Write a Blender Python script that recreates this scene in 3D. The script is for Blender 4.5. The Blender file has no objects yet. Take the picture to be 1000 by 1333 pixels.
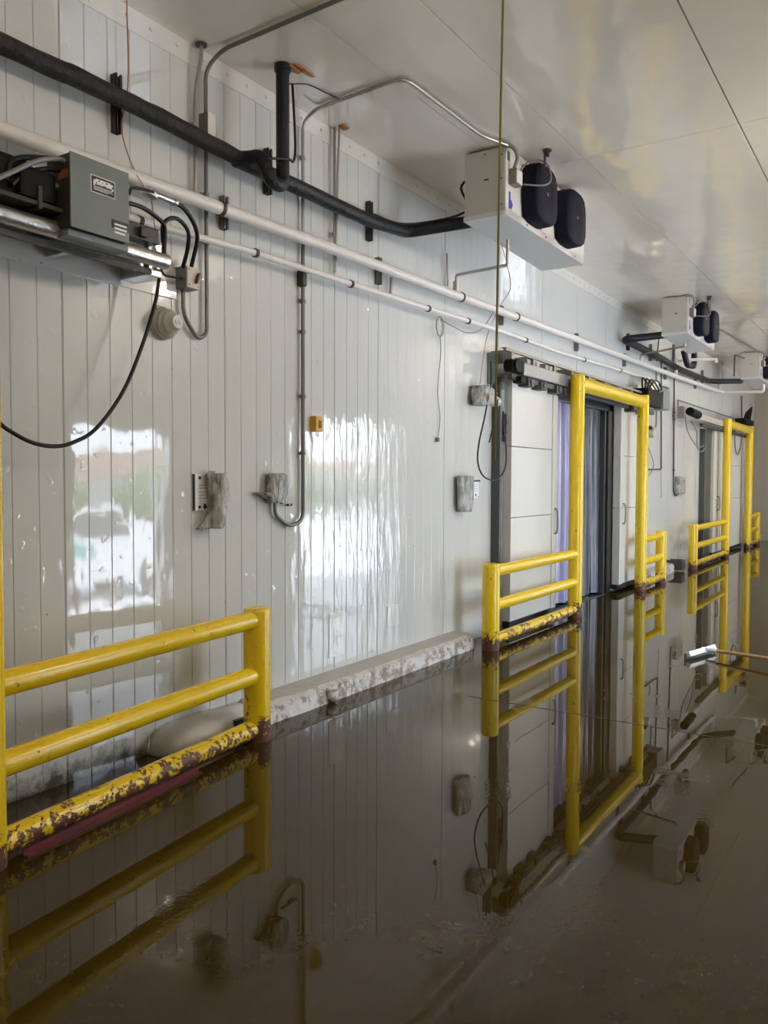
import bpy, bmesh, math, random
from mathutils import Vector, Matrix
from mathutils import noise as mnoise
random.seed(7)
C = bpy.context.scene.collection
PI = math.pi

# ------------------------------------------------------------------ camera
F = 1055.0
TH = math.atan(695 / 1055); PT = math.atan(42 / 1055); RL = 0.0035
CAM = Vector((0, -3.7, 1.6)); HC = 4.2
f0 = Vector((math.cos(TH), math.sin(TH), 0)); r0 = Vector((math.sin(TH), -math.cos(TH), 0)); u0 = Vector((0, 0, 1))
FW = f0 * math.cos(PT) - u0 * math.sin(PT); u1 = u0 * math.cos(PT) + f0 * math.sin(PT)
RT = r0 * math.cos(RL) + u1 * math.sin(RL); UP = u1 * math.cos(RL) - r0 * math.sin(RL)

def ray(x, y): return FW * F + RT * (x - 500) - UP * (y - 666.5)
def at(x, y, Y=0.0):                       # point of the plane Y = const seen at a photo pixel
    d = ray(x, y); return CAM + d * ((Y - CAM.y) / d.y)
def atz(x, y, Z=0.0):
    d = ray(x, y); return CAM + d * ((Z - CAM.z) / d.z)
def atx(x, y, X):
    d = ray(x, y); return CAM + d * ((X - CAM.x) / d.x)

cd = bpy.data.cameras.new('camera'); cam = bpy.data.objects.new('camera', cd); C.objects.link(cam)
cd.sensor_fit = 'HORIZONTAL'; cd.sensor_width = 36; cd.lens = 36 * F / 1000; cd.clip_start = 0.05; cd.clip_end = 300
m = Matrix((RT, UP, -FW)).transposed().to_4x4(); m.translation = CAM; cam.matrix_world = m
bpy.context.scene.camera = cam

# ------------------------------------------------------------------ materials
MATS = {}
def nt(name):
    ma = bpy.data.materials.new(name); ma.use_nodes = True
    n = ma.node_tree.nodes; l = ma.node_tree.links
    return ma, n, l, n['Principled BSDF']
def plain(name, col, rough=0.5, metal=0.0, bump=0.0, bscale=40, var=0.0, vscale=6, spec=0.5, trans=0, emit=None, estr=0):
    ma, n, l, b = nt(name)
    b.inputs['Base Color'].default_value = (*col, 1); b.inputs['Roughness'].default_value = rough
    b.inputs['Metallic'].default_value = metal; b.inputs['Specular IOR Level'].default_value = spec
    b.inputs['Transmission Weight'].default_value = trans
    if emit:
        b.inputs['Emission Color'].default_value = (*emit, 1); b.inputs['Emission Strength'].default_value = estr
    geo = n.new('ShaderNodeNewGeometry')
    if bump:
        nz = n.new('ShaderNodeTexNoise'); nz.inputs['Scale'].default_value = bscale; nz.inputs['Detail'].default_value = 4
        l.new(geo.outputs['Position'], nz.inputs['Vector'])
        bp = n.new('ShaderNodeBump'); bp.inputs['Strength'].default_value = bump; bp.inputs['Distance'].default_value = 0.01
        l.new(nz.outputs['Fac'], bp.inputs['Height']); l.new(bp.outputs['Normal'], b.inputs['Normal'])
    if var:
        nz = n.new('ShaderNodeTexNoise'); nz.inputs['Scale'].default_value = vscale; nz.inputs['Detail'].default_value = 6
        l.new(geo.outputs['Position'], nz.inputs['Vector'])
        mx = n.new('ShaderNodeMix'); mx.data_type = 'RGBA'
        mx.inputs[6].default_value = (*[c * (1 - var) for c in col], 1); mx.inputs[7].default_value = (*[min(1, c * (1 + var)) for c in col], 1)
        l.new(nz.outputs['Fac'], mx.inputs[0]); l.new(mx.outputs[2], b.inputs['Base Color'])
    MATS[name] = ma
    return ma

def ramp(n, l, src, p0, p1, c0=(0, 0, 0, 1), c1=(1, 1, 1, 1)):
    r = n.new('ShaderNodeValToRGB'); e = r.color_ramp.elements
    e[0].position = p0; e[1].position = p1; e[0].color = c0; e[1].color = c1
    l.new(src, r.inputs[0]); return r.outputs[0]
def math_(n, l, op, a, b=None):
    q = n.new('ShaderNodeMath'); q.operation = op
    for i, v in enumerate((a, b)):
        if v is None: continue
        if isinstance(v, (int, float)): q.inputs[i].default_value = v
        else: l.new(v, q.inputs[i])
    return q.outputs[0]
def mixc(n, l, fac, a, b):
    mx = n.new('ShaderNodeMix'); mx.data_type = 'RGBA'
    for k, v in ((0, fac), (6, a), (7, b)):
        if isinstance(v, (tuple, float, int)): mx.inputs[k].default_value = v
        else: l.new(v, mx.inputs[k])
    return mx.outputs[2]
def noise(n, l, vec, scale, detail=4, rough=0.5, stretch=None):
    if stretch:
        mp = n.new('ShaderNodeMapping'); mp.inputs['Scale'].default_value = stretch; l.new(vec, mp.inputs['Vector']); vec = mp.outputs[0]
    nz = n.new('ShaderNodeTexNoise'); nz.inputs['Scale'].default_value = scale; nz.inputs['Detail'].default_value = detail
    nz.inputs['Roughness'].default_value = rough; l.new(vec, nz.inputs['Vector']); return nz.outputs['Fac']
def bumpn(n, l, h, strength, dist, prev=None):
    bp = n.new('ShaderNodeBump'); bp.inputs['Strength'].default_value = strength; bp.inputs['Distance'].default_value = dist
    l.new(h, bp.inputs['Height'])
    if prev is not None: l.new(prev, bp.inputs['Normal'])
    return bp.outputs['Normal']

def wall_mat(name, col, mould=True):
    ma, n, l, b = nt(name)
    g = n.new('ShaderNodeNewGeometry'); pos = g.outputs['Position']
    sx = n.new('ShaderNodeSeparateXYZ'); l.new(pos, sx.inputs[0])
    base = mixc(n, l, noise(n, l, pos, 1.3, 5), (*[c * 0.97 for c in col], 1), (*[min(1, c * 1.02) for c in col], 1))
    # small specks of dirt
    sp = ramp(n, l, noise(n, l, pos, 38, 2), 0.735, 0.76)
    base = mixc(n, l, math_(n, l, 'MULTIPLY', sp, 0.6), base, (0.12, 0.11, 0.10, 1))
    rough = 0.045
    if mould:
        h = math_(n, l, 'SUBTRACT', 0.22, sx.outputs[2])              # grows towards the wet foot
        hm = math_(n, l, 'MULTIPLY', h, 1.9)
        lx = math_(n, l, 'LESS_THAN', sx.outputs[0], 3.35)
        nn = noise(n, l, pos, 9, 8, 0.7)
        s = math_(n, l, 'ADD', hm, math_(n, l, 'SUBTRACT', nn, 0.62))
        mk = math_(n, l, 'MULTIPLY', math_(n, l, 'MULTIPLY', ramp(n, l, s, 0.06, 0.30), lx), .85)
        base = mixc(n, l, mk, base, (0.035, 0.035, 0.028, 1))
        s2 = math_(n, l, 'ADD', math_(n, l, 'MULTIPLY', math_(n, l, 'SUBTRACT', 0.05, sx.outputs[2]), 4.0), math_(n, l, 'SUBTRACT', nn, 0.66))
        base = mixc(n, l, math_(n, l, 'MULTIPLY', ramp(n, l, s2, 0.0, 0.3), 0.75), base, (0.10, 0.095, 0.07, 1))
    l.new(base, b.inputs['Base Color']); b.inputs['Roughness'].default_value = rough
    b.inputs['Specular IOR Level'].default_value = 0.8
    w = noise(n, l, pos, 2.2, 2, 0.5, (1.6, 1, 0.9)); w2 = noise(n, l, pos, 9, 2, 0.5, (1.3, 1, 0.35))
    sx2 = n.new('ShaderNodeSeparateXYZ'); l.new(pos, sx2.inputs[0])
    buck = math_(n, l, 'MULTIPLY', ramp(n, l, math_(n, l, 'MULTIPLY', sx2.outputs[0], .1), .44, .50), ramp(n, l, math_(n, l, 'MULTIPLY', sx2.outputs[0], .1), .57, .64, (1, 1, 1, 1), (0.05, 0.05, 0.05, 1)))   # panels that have buckled
    nm = bumpn(n, l, w, 0.19, 0.02); nm = bumpn(n, l, w2, 0.10, 0.006, nm)
    w3 = noise(n, l, pos, 5, 3, 0.55, (2.2, 1, 0.45)); bb = n.new('ShaderNodeBump'); bb.inputs['Distance'].default_value = .02
    l.new(w3, bb.inputs['Height']); l.new(nm, bb.inputs['Normal']); l.new(math_(n, l, 'MULTIPLY', buck, .35), bb.inputs['Strength']); nm = bb.outputs['Normal']
    dents = ramp(n, l, noise(n, l, pos, 16, 1), 0.66, 0.74)
    nm = bumpn(n, l, dents, 0.22, 0.004, nm)
    l.new(nm, b.inputs['Normal'])
    return ma
M_WALL = wall_mat('white_wall_panel', (0.635, 0.655, 0.65))
M_WALL2 = wall_mat('white_trim_panel', (0.74, 0.735, 0.715), False)
M_END = plain('end_wall_beige', (0.40, 0.36, 0.30), 0.3, bump=0.1, bscale=2)

def ceil_mat():
    ma, n, l, b = nt('glossy_ceiling_panel')
    g = n.new('ShaderNodeNewGeometry'); pos = g.outputs['Position']
    base = mixc(n, l, noise(n, l, pos, 0.7, 5), (0.84, 0.77, 0.66, 1), (0.90, 0.83, 0.72, 1))
    l.new(base, b.inputs['Base Color']); b.inputs['Roughness'].default_value = 0.07; b.inputs['Specular IOR Level'].default_value = 0.9
    nm = bumpn(n, l, noise(n, l, pos, 1.8, 2, 0.5, (1, 1.4, 1)), 0.45, 0.03)
    nm = bumpn(n, l, noise(n, l, pos, 7, 2, 0.4, (0.5, 1.5, 1)), 0.12, 0.008, nm)
    l.new(nm, b.inputs['Normal'])
    return ma
M_CEIL = ceil_mat()

def floor_mat():
    ma, n, l, b = nt('wet_concrete_floor')
    g = n.new('ShaderNodeNewGeometry'); pos = g.outputs['Position']
    a = mixc(n, l, noise(n, l, pos, 1.1, 8, 0.65), (0.012, 0.007, 0.001, 1), (0.062, 0.040, 0.007, 1))
    gr = ramp(n, l, noise(n, l, pos, 24, 9, 0.8), 0.56, 0.72)
    a = mixc(n, l, math_(n, l, 'MULTIPLY', gr, 0.45), a, (0.08, 0.06, 0.028, 1))
    dk = ramp(n, l, noise(n, l, pos, 4, 6, 0.6), 0.60, 0.72)
    a = mixc(n, l, math_(n, l, 'MULTIPLY', dk, 0.5), a, (0.015, 0.012, 0.008, 1))
    l.new(a, b.inputs['Base Color']); b.inputs['Roughness'].default_value = 0.75; b.inputs['Specular IOR Level'].default_value = 0.0
    b.inputs['Coat Weight'].default_value = 1.0; b.inputs['Coat IOR'].default_value = 1.35
    # shallower, gritty film where the sheet of water thins out
    sx = n.new('ShaderNodeSeparateXYZ'); l.new(pos, sx.inputs[0])
    thin = math_(n, l, 'MULTIPLY', ramp(n, l, noise(n, l, pos, 1.3, 5, 0.6), 0.56, 0.60), math_(n, l, 'LESS_THAN', sx.outputs[1], -1.15))
    l.new(math_(n, l, 'ADD', math_(n, l, 'MULTIPLY', thin, 0.045), 0.004), b.inputs['Coat Roughness'])
    film = bumpn(n, l, noise(n, l, pos, 3.0, 2), 0.06, 0.006)
    grit = noise(n, l, pos, 45, 3)
    bp = n.new('ShaderNodeBump'); bp.inputs['Distance'].default_value = 0.002
    l.new(math_(n, l, 'MULTIPLY', thin, 0.22), bp.inputs['Strength']); l.new(grit, bp.inputs['Height']); l.new(film, bp.inputs['Normal'])
    l.new(bp.outputs['Normal'], b.inputs['Coat Normal'])
    return ma
M_FLOOR = floor_mat()

def yellow_mat(name, heavy):
    ma, n, l, b = nt(name)
    g = n.new('ShaderNodeNewGeometry'); pos = g.outputs['Position']
    sx = n.new('ShaderNodeSeparateXYZ'); l.new(pos, sx.inputs[0])
    base = mixc(n, l, noise(n, l, pos, 5, 4), (0.74, 0.50, 0.006, 1), (0.84, 0.60, 0.012, 1))
    low = math_(n, l, 'MAXIMUM', math_(n, l, 'SUBTRACT', 0.24, sx.outputs[2]), 0.0)
    low = math_(n, l, 'MULTIPLY', low, 0.9 if not heavy else 1.0)
    big = noise(n, l, pos, 14, 8, 0.72); small = noise(n, l, pos, 42, 5, 0.6)
    s = math_(n, l, 'ADD', math_(n, l, 'ADD', math_(n, l, 'MULTIPLY', big, 0.6), math_(n, l, 'MULTIPLY', small, 0.4)), low)
    mk = ramp(n, l, s, 0.606 if not heavy else 0.64, 0.620 if not heavy else 0.66)
    rust = mixc(n, l, noise(n, l, pos, 30, 6), (0.035, 0.014, 0.010, 1), (0.16, 0.055, 0.028, 1))
    wet = math_(n, l, 'ADD', math_(n, l, 'MULTIPLY', math_(n, l, 'SUBTRACT', 0.05, sx.outputs[2]), 6.0), math_(n, l, 'SUBTRACT', big, 0.35))
    rm = mk if heavy else math_(n, l, 'MAXIMUM', mk, ramp(n, l, wet, 0.1, 0.2))
    l.new(mixc(n, l, rm, base, rust), b.inputs['Base Color'])
    l.new(math_(n, l, 'ADD', math_(n, l, 'MULTIPLY', rm, 0.3), 0.22), b.inputs['Roughness'])
    nm = bumpn(n, l, noise(n, l, pos, 32, 3), 0.35, 0.004)
    nm = bumpn(n, l, math_(n, l, 'SUBTRACT', 1.0, rm), 0.5, 0.002, nm)
    l.new(nm, b.inputs['Normal'])
    return ma
M_YEL = yellow_mat('yellow_guard_paint', False); M_YELR = yellow_mat('chipped_yellow_guard_paint', True)

def curb_mat():
    ma, n, l, b = nt('painted_concrete_curb')
    g = n.new('ShaderNodeNewGeometry'); pos = g.outputs['Position']
    sep = n.new('ShaderNodeSeparateXYZ'); l.new(g.outputs['Normal'], sep.inputs[0])
    top = mixc(n, l, noise(n, l, pos, 14, 7, 0.7), (0.34, 0.31, 0.27, 1), (0.50, 0.47, 0.42, 1))
    a = ramp(n, l, noise(n, l, pos, 11, 8, 0.75), 0.44, 0.52)
    fr = mixc(n, l, a, (0.28, 0.23, 0.17, 1), (0.66, 0.66, 0.66, 1))
    c = mixc(n, l, ramp(n, l, sep.outputs[2], 0.4, 0.8), fr, top)
    dk = ramp(n, l, noise(n, l, pos, 25, 3, 0.5, (0.5, 2, 1)), 0.68, 0.72)
    c = mixc(n, l, math_(n, l, 'MULTIPLY', dk, 0.7), c, (0.16, 0.14, 0.12, 1))
    l.new(c, b.inputs['Base Color']); b.inputs['Roughness'].default_value = 0.45
    l.new(bumpn(n, l, noise(n, l, pos, 20, 6, 0.7), 0.8, 0.012), b.inputs['Normal'])
    return ma
M_CURB = curb_mat()
M_CURBW = plain('white_rubbery_curb_cap', (0.52, 0.50, 0.46), 0.35, bump=0.3, bscale=18, var=0.12, vscale=10)

M_BLK = plain('black_pipe_insulation', (0.012, 0.013, 0.017), 0.45, bump=0.7, bscale=45, spec=.3)
M_BLKD = plain('dusty_black_insulation', (0.02, 0.018, 0.018), 0.6, bump=1.0, bscale=35, var=0.9, vscale=22, spec=.3)
M_CABLE = plain('black_cable_rubber', (0.010, 0.010, 0.012), 0.4, spec=.3)
M_GCABLE = plain('grey_flexible_conduit', (0.20, 0.20, 0.20), 0.4)
M_COND = plain('steel_conduit', (0.42, 0.40, 0.37), 0.32, 0.85, var=0.15)
M_CONDD = plain('dull_grey_conduit', (0.17, 0.165, 0.155), 0.4, 0.5)
M_PVC = plain('white_painted_pipe', (0.78, 0.75, 0.72), 0.32, bump=0.2, bscale=30, var=0.1, vscale=9)
M_PVCD = plain('grey_white_pipe', (0.50, 0.47, 0.42), 0.35, bump=0.2, bscale=30, var=0.12, vscale=12)
M_STRUT = plain('dark_strut_steel', (0.06, 0.06, 0.055), 0.5, 0.4, bump=0.3, bscale=60)
M_STRUTG = plain('grey_strut_steel', (0.22, 0.21, 0.19), 0.45, 0.6)
M_GALV = plain('galvanised_steel', (0.55, 0.55, 0.54), 0.3, 0.9, bump=0.3, bscale=30, var=0.25, vscale=25)
M_GALVD = plain('dull_zinc_steel', (0.30, 0.31, 0.31), 0.5, 0.6, var=0.2, vscale=20)
M_GREY = plain('grey_control_enamel', (0.15, 0.178, 0.180), 0.38, bump=0.05)
M_GREYP = plain('grey_cover_paint', (0.27, 0.28, 0.26), 0.45)
M_DGREY = plain('dark_grey_post_paint', (0.055, 0.06, 0.06), 0.4)
M_DARK = plain('dark_machine_enamel', (0.006, 0.007, 0.006), 0.6, spec=.15)
M_OLIVE = plain('dark_olive_enamel', (0.04, 0.04, 0.026), 0.5, spec=.3)
M_LBLK = plain('label_black', (0.01, 0.01, 0.01), 0.4); M_LWHT = plain('label_white', (0.82, 0.83, 0.84), 0.45)
M_RUST = plain('orange_rust_mark', (0.28, 0.07, 0.015), 0.7, var=0.5, vscale=60)
M_UNIT = plain('evaporator_casing', (0.50, 0.49, 0.455), 0.35, bump=0.05, bscale=8)
M_UNITW = plain('evaporator_white_frame', (0.72, 0.69, 0.66), 0.35)
M_UNITB = plain('evaporator_drain_pan', (0.62, 0.64, 0.64), 0.3, bump=0.05, bscale=8)
M_NAVY = plain('navy_fan_cover_fabric', (0.004, 0.0045, 0.014), 0.7, spec=0.2, bump=0.5, bscale=25)
M_BLUE = plain('blue_print', (0.06, 0.04, 0.40), 0.5); M_GREEN = plain('green_sticker', (0.05, 0.30, 0.10), 0.5)
M_DOOR = plain('white_door_leaf', (0.66, 0.66, 0.63), 0.42, bump=0.1, bscale=3, var=0.04)
M_SEAL = plain('black_door_seal', (0.012, 0.013, 0.014), 0.35, bump=0.3)
M_PINK = plain('pink_brown_sealant', (0.42, 0.20, 0.07), 0.7, bump=0.6, bscale=60, var=0.4, vscale=50)
M_COPPER = plain('thin_copper_red_wire', (0.42, 0.14, 0.08), 0.4)
M_ROPE = plain('olive_pull_cord', (0.13, 0.13, 0.035), 0.8, spec=.2)
M_BEIGEBOX = plain('pale_switch_box', (0.55, 0.50, 0.44), 0.4); M_RED = plain('red_lever', (0.10, 0.02, 0.015), 0.4)
M_LENS = plain('beacon_plastic', (0.50, 0.49, 0.44), 0.3); M_LENS2 = plain('clear_lens', (0.75, 0.8, 0.85), 0.1)
M_YBOX = plain('yellow_device', (0.60, 0.33, 0.02), 0.4, var=0.3, vscale=40)
M_REDST = plain('red_painted_steel', (0.11, 0.009, 0.006), 0.3, var=0.35, vscale=15)
M_WOOD = plain('wooden_handle', (0.42, 0.25, 0.11), 0.45, var=0.2, vscale=40)
M_SQ = plain('pale_blue_white_metal', (0.74, 0.82, 0.90), 0.25)
M_GLOW = plain('lit_indicator', (0.8, 0.75, 0.5), 0.4, emit=(1.0, 0.85, 0.45), estr=2.0)
M_ASPH = plain('yard_concrete', (0.66, 0.67, 0.70), 0.8, var=0.15, vscale=2)
M_TRUCK = plain('white_truck_paint', (0.78, 0.80, 0.82), 0.25); M_GLASSD = plain('dark_window', (0.10, 0.12, 0.14), 0.1)
M_TIRE = plain('tyre_rubber', (0.04, 0.04, 0.045), 0.7); M_TEAL = plain('teal_stripe', (0.12, 0.42, 0.38), 0.4)
M_TAN = plain('tan_building', (0.62, 0.42, 0.33), 0.7); M_SHED = plain('grey_shed', (0.26, 0.28, 0.32), 0.6)
M_LEAF = plain('foliage', (0.10, 0.16, 0.06), 0.8, bump=1, bscale=6, var=0.5, vscale=4)

def plastic_mat():
    ma, n, l, b = nt('cloudy_plastic_bag')
    g = n.new('ShaderNodeNewGeometry'); pos = g.outputs['Position']
    c = mixc(n, l, ramp(n, l, noise(n, l, pos, 22, 5, 0.6, (1.4, 1, 0.5)), 0.35, 0.65), (0.16, 0.17, 0.165, 1), (0.58, 0.57, 0.54, 1))
    l.new(c, b.inputs['Base Color']); b.inputs['Roughness'].default_value = 0.18
    l.new(bumpn(n, l, noise(n, l, pos, 30, 4, 0.6, (1.3, 1, 0.4)), 1.0, 0.02), b.inputs['Normal'])
    return ma
M_BAG = plastic_mat()
def curtain_mat():
    ma, n, l, b = nt('lavender_vinyl_strips')
    g = n.new('ShaderNodeNewGeometry'); pos = g.outputs['Position']
    sx = n.new('ShaderNodeSeparateXYZ'); l.new(pos, sx.inputs[0])
    c = mixc(n, l, noise(n, l, pos, 5, 4, 0.5, (3, 1, 0.3)), (0.26, 0.25, 0.44, 1), (0.44, 0.44, 0.66, 1))
    # far strips are clearer vinyl; the dark room behind is painted into their colour
    c = mixc(n, l, ramp(n, l, math_(n, l, 'MULTIPLY', math_(n, l, 'SUBTRACT', sx.outputs[0], 9.0), 0.4), 0.50, 0.56), c, (0.085, 0.09, 0.125, 1))
    l.new(c, b.inputs['Base Color']); b.inputs['Roughness'].default_value = 0.22; b.inputs['Transmission Weight'].default_value = 0.12
    l.new(bumpn(n, l, noise(n, l, pos, 8, 2, 0.5, (1, 1, 0.3)), 0.4, 0.02), b.inputs['Normal'])
    return ma
M_CURT = curtain_mat()

# ------------------------------------------------------------------ mesh helpers
class MB:
    def __init__(s): s.v = []; s.f = []; s.sm = []
    def add(s, vs, fs, smooth=False):
        o = len(s.v); s.v += [tuple(p) for p in vs]; s.f += [tuple(i + o for i in f) for f in fs]; s.sm += [smooth] * len(fs); return s
    def box(s, x0, x1, y0, y1, z0, z1, b=0.0, mat=None):
        x0, x1 = sorted((x0, x1)); y0, y1 = sorted((y0, y1)); z0, z1 = sorted((z0, z1))
        if b <= 0:
            vs = [(x, y, z) for z in (z0, z1) for y in (y0, y1) for x in (x0, x1)]
            fs = [(0, 2, 3, 1), (4, 5, 7, 6), (0, 1, 5, 4), (2, 6, 7, 3), (0, 4, 6, 2), (1, 3, 7, 5)]
        else:
            b = min(b, (x1 - x0) * .45, (y1 - y0) * .45, (z1 - z0) * .45)
            bm = bmesh.new(); bmesh.ops.create_cube(bm, size=1)
            for v in bm.verts: v.co = Vector(((x0 + x1) / 2 + v.co.x * (x1 - x0), (y0 + y1) / 2 + v.co.y * (y1 - y0), (z0 + z1) / 2 + v.co.z * (z1 - z0)))
            bmesh.ops.bevel(bm, geom=bm.edges[:], offset=b, segments=2, affect='EDGES', profile=0.6)
            bm.verts.index_update(); vs = [v.co.copy() for v in bm.verts]; fs = [[v.index for v in f.verts] for f in bm.faces]; bm.free()
        if mat is not None: vs = [mat @ Vector(p) for p in vs]
        return s.add(vs, fs)
    def tube(s, pts, r, n=12, caps=True, bends=0):
        pts = [Vector(p) for p in pts]
        pts = [p for i, p in enumerate(pts) if i == 0 or (p - pts[i - 1]).length > 1e-5]
        R = r if isinstance(r, (list, tuple)) else [r] * len(pts)
        t0 = (pts[1] - pts[0]).normalized()
        a = Vector((0, 0, 1)) if abs(t0.z) < 0.9 else Vector((1, 0, 0))
        u = t0.cross(a).normalized(); vs = []; fs = []
        for i, p in enumerate(pts):
            if i == 0: t = t0
            elif i == len(pts) - 1: t = (pts[i] - pts[i - 1]).normalized()
            else: t = ((pts[i + 1] - p).normalized() + (p - pts[i - 1]).normalized()).normalized()
            u = (u - t * u.dot(t)).normalized(); w = t.cross(u)
            for k in range(n):
                an = 2 * PI * k / n; vs.append(p + (u * math.cos(an) + w * math.sin(an)) * R[i])
        for i in range(len(pts) - 1):
            for k in range(n): fs.append((i * n + k, i * n + (k + 1) % n, (i + 1) * n + (k + 1) % n, (i + 1) * n + k))
        s.add(vs, fs, True)
        if caps:
            s.add(vs[:n], [tuple(range(n))[::-1]]); s.add(vs[-n:], [tuple(range(n))])
        return s
    def cyl(s, p, q, r, n=20, r2=None): return s.tube([p, q], [r, r if r2 is None else r2], n)
    def disc_ball(s, c, rx, ry, rz, n=16, m_=10, lump=0.0, sc=8):
        vs = []; fs = []
        for j in range(m_ + 1):
            ph = PI * j / m_
            for i in range(n):
                th = 2 * PI * i / n
                d = Vector((math.sin(ph) * math.cos(th), math.sin(ph) * math.sin(th), math.cos(ph)))
                k = 1 + lump * mnoise.noise(Vector(c) + d * sc * .3)
                vs.append((c[0] + d.x * rx * k, c[1] + d.y * ry * k, c[2] + d.z * rz * k))
        for j in range(m_):
            for i in range(n): fs.append((j * n + i, (j + 1) * n + i, (j + 1) * n + (i + 1) % n, j * n + (i + 1) % n))
        return s.add(vs, fs, True)
    def extrude(s, poly, y0, y1):           # polygon in x,z pushed along y
        n = len(poly); vs = [(x, y0, z) for x, z in poly] + [(x, y1, z) for x, z in poly]
        fs = [tuple(range(n)), tuple(range(2 * n - 1, n - 1, -1))] + [(i, i + n, (i + 1) % n + n, (i + 1) % n) for i in range(n)]
        return s.add(vs, fs)
    def extrude_x(s, poly, x0, x1):         # polygon in y,z pushed along x
        n = len(poly); vs = [(x0, y, z) for y, z in poly] + [(x1, y, z) for y, z in poly]
        fs = [tuple(range(n))[::-1], tuple(range(n, 2 * n))] + [(i, (i + 1) % n, (i + 1) % n + n, i + n) for i in range(n)]
        return s.add(vs, fs)

def children(o): return [c for c in o.children]
def obj(name, mb, mat, parent=None, label=None):
    me = bpy.data.meshes.new(name)
    org = Vector((0, 0, 0))
    if parent is None:
        xs = [v[0] for v in mb.v]; ys = [v[1] for v in mb.v]; zs = [v[2] for v in mb.v]
        org = Vector(((min(xs) + max(xs)) / 2, (min(ys) + max(ys)) / 2, min(zs)))
    me.from_pydata([tuple(Vector(v) - org) for v in mb.v], [], mb.f); me.update()
    for p, sm in zip(me.polygons, mb.sm): p.use_smooth = sm
    bm = bmesh.new(); bm.from_mesh(me); bmesh.ops.recalc_face_normals(bm, faces=bm.faces); bm.to_mesh(me); bm.free()
    me.materials.append(mat)
    o = bpy.data.objects.new(name, me); C.objects.link(o)
    if parent is None: o.location = org
    else:
        o.parent = parent; o.matrix_parent_inverse = Matrix.Translation(-worldloc(parent))
    if label: o['label'] = label
    return o
WL = {}
def worldloc(o):
    if o.name in WL: return WL[o.name]
    return Vector(o.location) if o.parent is None else Vector((0, 0, 0))
def sub(name, mb, mat, parent, label=None):    # a sub-part: its parent is a part whose mesh is already in world coordinates
    me_o = obj(name, mb, mat, parent, label); me_o.matrix_parent_inverse = Matrix.Identity(4); return me_o
def each(name, mb, mat, parent):         # every separate piece of the shape becomes a part of its own
    key = {}; ids = [key.setdefault((round(v[0], 4), round(v[1], 4), round(v[2], 4)), len(key)) for v in mb.v]
    par = list(range(len(key)))
    def find(a):
        while par[a] != a: par[a] = par[par[a]]; a = par[a]
        return a
    for f in mb.f:
        for q in f[1:]: par[find(ids[f[0]])] = find(ids[q])
    gr = {}
    for f, sm in zip(mb.f, mb.sm): gr.setdefault(find(ids[f[0]]), []).append((f, sm))
    for fl in gr.values():
        used = sorted({i for f, _ in fl for i in f}); mp = {u: k for k, u in enumerate(used)}
        g = MB(); g.v = [mb.v[u] for u in used]; g.f = [tuple(mp[i] for i in f) for f, _ in fl]; g.sm = [q for _, q in fl]
        if parent.type == 'MESH': sub(name, g, mat, parent)
        else: obj(name, g, mat, parent)
def tag(o, label, cat, group=None):
    o['label'] = label; o['category'] = cat
    if group: o['group'] = group
    return o
def thing(name, label, cat, loc, group=None):
    o = bpy.data.objects.new(name, None); C.objects.link(o); o.empty_display_size = 0.1; o.location = Vector(loc); WL[o.name] = Vector(loc)
    return tag(o, label, cat, group)
def dup(root, delta, label, group=None):
    r = root.copy(); C.objects.link(r); r.location = Vector(root.location) + Vector(delta); r['label'] = label
    WL[r.name] = Vector(r.location)
    if group: r['group'] = group
    for ch in list(root.children):
        c = ch.copy(); C.objects.link(c); c.parent = r; c.matrix_parent_inverse = ch.matrix_parent_inverse.copy()
        for g in ch.children:
            d = g.copy(); C.objects.link(d); d.parent = c; d.matrix_parent_inverse = g.matrix_parent_inverse.copy()
    return r
def struct(name, mb, mat, parent=None):
    o = obj(name, mb, mat, parent)
    if parent is None: o['kind'] = 'structure'
    return o
def smooth(pts, k=6):
    P = [Vector(p) for p in pts]; out = []
    for i in range(len(P) - 1):
        a = P[max(i - 1, 0)]; b = P[i]; c = P[i + 1]; d = P[min(i + 2, len(P) - 1)]
        for j in range(k):
            t = j / k
            out.append(0.5 * ((2 * b) + (c - a) * t + (2 * a - 5 * b + 4 * c - d) * t * t + (3 * b - a - 3 * c + d) * t ** 3))
    out.append(P[-1]); return out
def fillet(pts, r=0.08, k=5):               # straight runs joined by rounded bends
    P = [Vector(p) for p in pts]; out = [P[0]]
    for i in range(1, len(P) - 1):
        a = (P[i - 1] - P[i]); b = (P[i + 1] - P[i]); rr = min(r, a.length * .45, b.length * .45)
        p0 = P[i] + a.normalized() * rr; p1 = P[i] + b.normalized() * rr
        for j in range(k + 1):
            t = j / k; out.append(p0 * (1 - t) ** 2 + P[i] * 2 * t * (1 - t) + p1 * t * t)
    out.append(P[-1]); return out
def cable(name, label, cat, pts, r, mat, group=None, n=8, k=6):
    return tag(obj(name, MB().tube(smooth(pts, k), r, n), mat), label, cat, group)
def px(lst, Y): return [at(x, y, Y) if not isinstance(Y, (list, tuple)) else at(x, y, Y[i]) for i, (x, y) in enumerate(lst)]

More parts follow.
